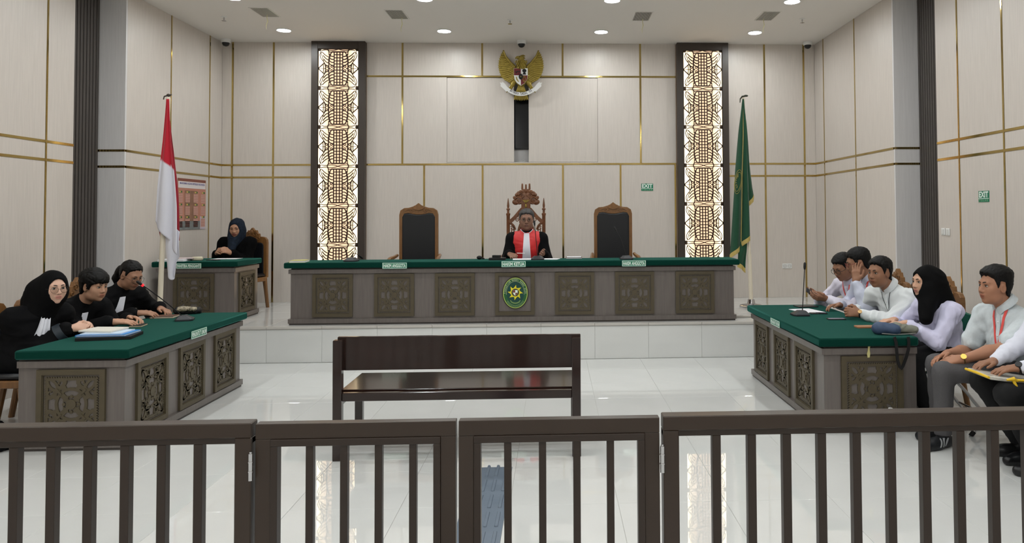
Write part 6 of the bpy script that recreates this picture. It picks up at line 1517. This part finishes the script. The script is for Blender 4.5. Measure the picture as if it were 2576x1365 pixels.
# folded sling bag on the near end of the right table
Fb = Field(); Fb.cone((2.44,5.60,0.735),(2.55,5.57,0.730),0.050,0.046,0.03,sq=(V(0,1,0),1.3)); Fb.plane((0,0,H+0.002),(0,0,-1),0.004)
t, og = soft('sling_bag', Fb, None, 'folded blue and grey sling bag with black strap on the right table', 'bag')
M_bagb = mat('blue_nylon', rgb(58,76,104), 0.6, bump=0.1, bscale=120); M_bagg = mat('grey_green_nylon', rgb(122,124,112), 0.65, bump=0.1, bscale=120)
grow('blue_pouch', Fb, M_bagb, og, t, 0.008, disp=folds(0.004, 40, 3))
Fg = Field(); Fg.cone((2.57,5.60,0.735),(2.71,5.60,0.722),0.044,0.030,0.03,sq=(V(0,1,0),1.6)); Fg.plane((0,0,H+0.002),(0,0,-1),0.004); grow('grey_flap', Fg, M_bagg, og, t, 0.008, disp=folds(0.004, 40, 4))
q = MB(); q.tube([V(2.44,5.545,0.705)-og, V(2.53,5.525,0.700)-og, V(2.63,5.53,0.702)-og, V(2.70,5.55,0.703)-og], 0.0035, 6); q.build('zip', mat('zip_grey', rgb(150,150,146), 0.4), t, True)
q = MB(); q.stroke([(2.475,0.70),(2.487,0.66),(2.490,0.60),(2.496,0.53),(2.510,0.485),(2.522,0.47),(2.535,0.49),(2.560,0.55),(2.578,0.61),(2.582,0.66),(2.578,0.70)], 0.022, 5.410, 5.4145)
q.v = [(x-og[0], y-og[1], z-og[2]) for x, y, z in q.v]; q.build('strap', M_blackm, t)
# black and cream pouch on the far end of the left table
Fp = Field(); Fp.cone((-3.52,7.24,0.722),(-3.36,7.27,0.718),0.040,0.036,0.03,sq=(V(0,1,0),1.5)); Fp.plane((0,0,H+0.002),(0,0,-1),0.004)
t, og = soft('black_pouch', Fp, None, 'black pouch with cream patterned cloth at the far end of the left table', 'bag')
grow('pouch', Fp, M_blackm, og, t, 0.008, disp=folds(0.005, 40, 6))
Fp = Field(); Fp.cone((-3.49,7.21,0.742),(-3.37,7.22,0.742),0.026,0.022,0.02,sq=(V(0,1,0),1.5)); Fp.plane((0,0,H+0.004),(0,0,-1),0.004); grow('patterned_cloth', Fp, mat('cream_patterned', rgb(150,140,120), 0.7, noise=0.8, nscale=45), og, t, 0.006, disp=folds(0.005, 60, 7))
# black cloth bag on the floor at the left edge
Fp = Field(); Fp.ell((-3.98,5.42,0.10),(0.17,0.13,0.12),None,0.03); Fp.ell((-3.86,5.40,0.06),(0.12,0.1,0.08),None,0.05); Fp.plane((0,0,0.001),(0,0,-1),0.004)
t, og = soft('cloth_bag', Fp, None, 'soft black cloth bag on the floor under the left table end', 'bag'); grow('bag', Fp, M_robe, og, t, 0.012, disp=folds(0.012, 28, 12))
# clear packet with yellow ties in the hands at the right edge
pk = thing('clear_packet', 'clear plastic packet with yellow ties held on the lap at the right edge', 'packet', (2.87,4.67,0.562)); pk.rotation_euler = (0, math.radians(8), 0)
MB().cbox(-0.20,0.26,-0.13,0.13,-0.012,0.010,0.005).build('sleeve', mat('clear_sleeve', rgb(190,186,176), 0.25, noise=0.3, nscale=14), pk, True)
q = MB(); q.tube([(-0.21,-0.13,0.0),(-0.215,0,0.004),(-0.21,0.13,0.0)], 0.008, 8); q.tube([(-0.06,-0.135,0.004),(0.08,-0.14,0.016),(0.26,-0.13,0.03)], 0.008, 8); q.tube([(-0.06,-0.135,0.004),(-0.045,-0.15,-0.03),(-0.03,-0.155,-0.07)], [0.010,0.009,0.004], 8); q.tube([(-0.10,-0.135,0.0),(-0.06,-0.14,0.012),(-0.03,-0.135,0.0)], [0.006,0.014,0.006], 8); q.build('yellow_ties', mat('yellow_band', rgb(232,190,40), 0.5), pk, True)
# stripes and pale sole of the near sneaker
an = R5['an'][1]; tf = unit(V(-1,-0.34,0)-unit(np.cross(V(-0.94,-0.34,0),V(0,0,1)))*0.12); sd = unit(np.cross(tf, V(0,0,1))); sd = sd if sd[1] < 0 else -sd
for k in range(3):
    rows = []
    for j in range(6):
        t_ = j/5; c = V(an[0],an[1],0)+tf*(0.035+0.03*k-0.030*t_)+V(0,0,0.026+0.050*t_); rows.append([c-tf*0.006, c+tf*0.006])
    drape(R5['body'], R5['shoeF'], rows, mat('sneaker_grey', rgb(150,152,154), 0.5), 'stripe', 0.0015, 0, 1, sd)
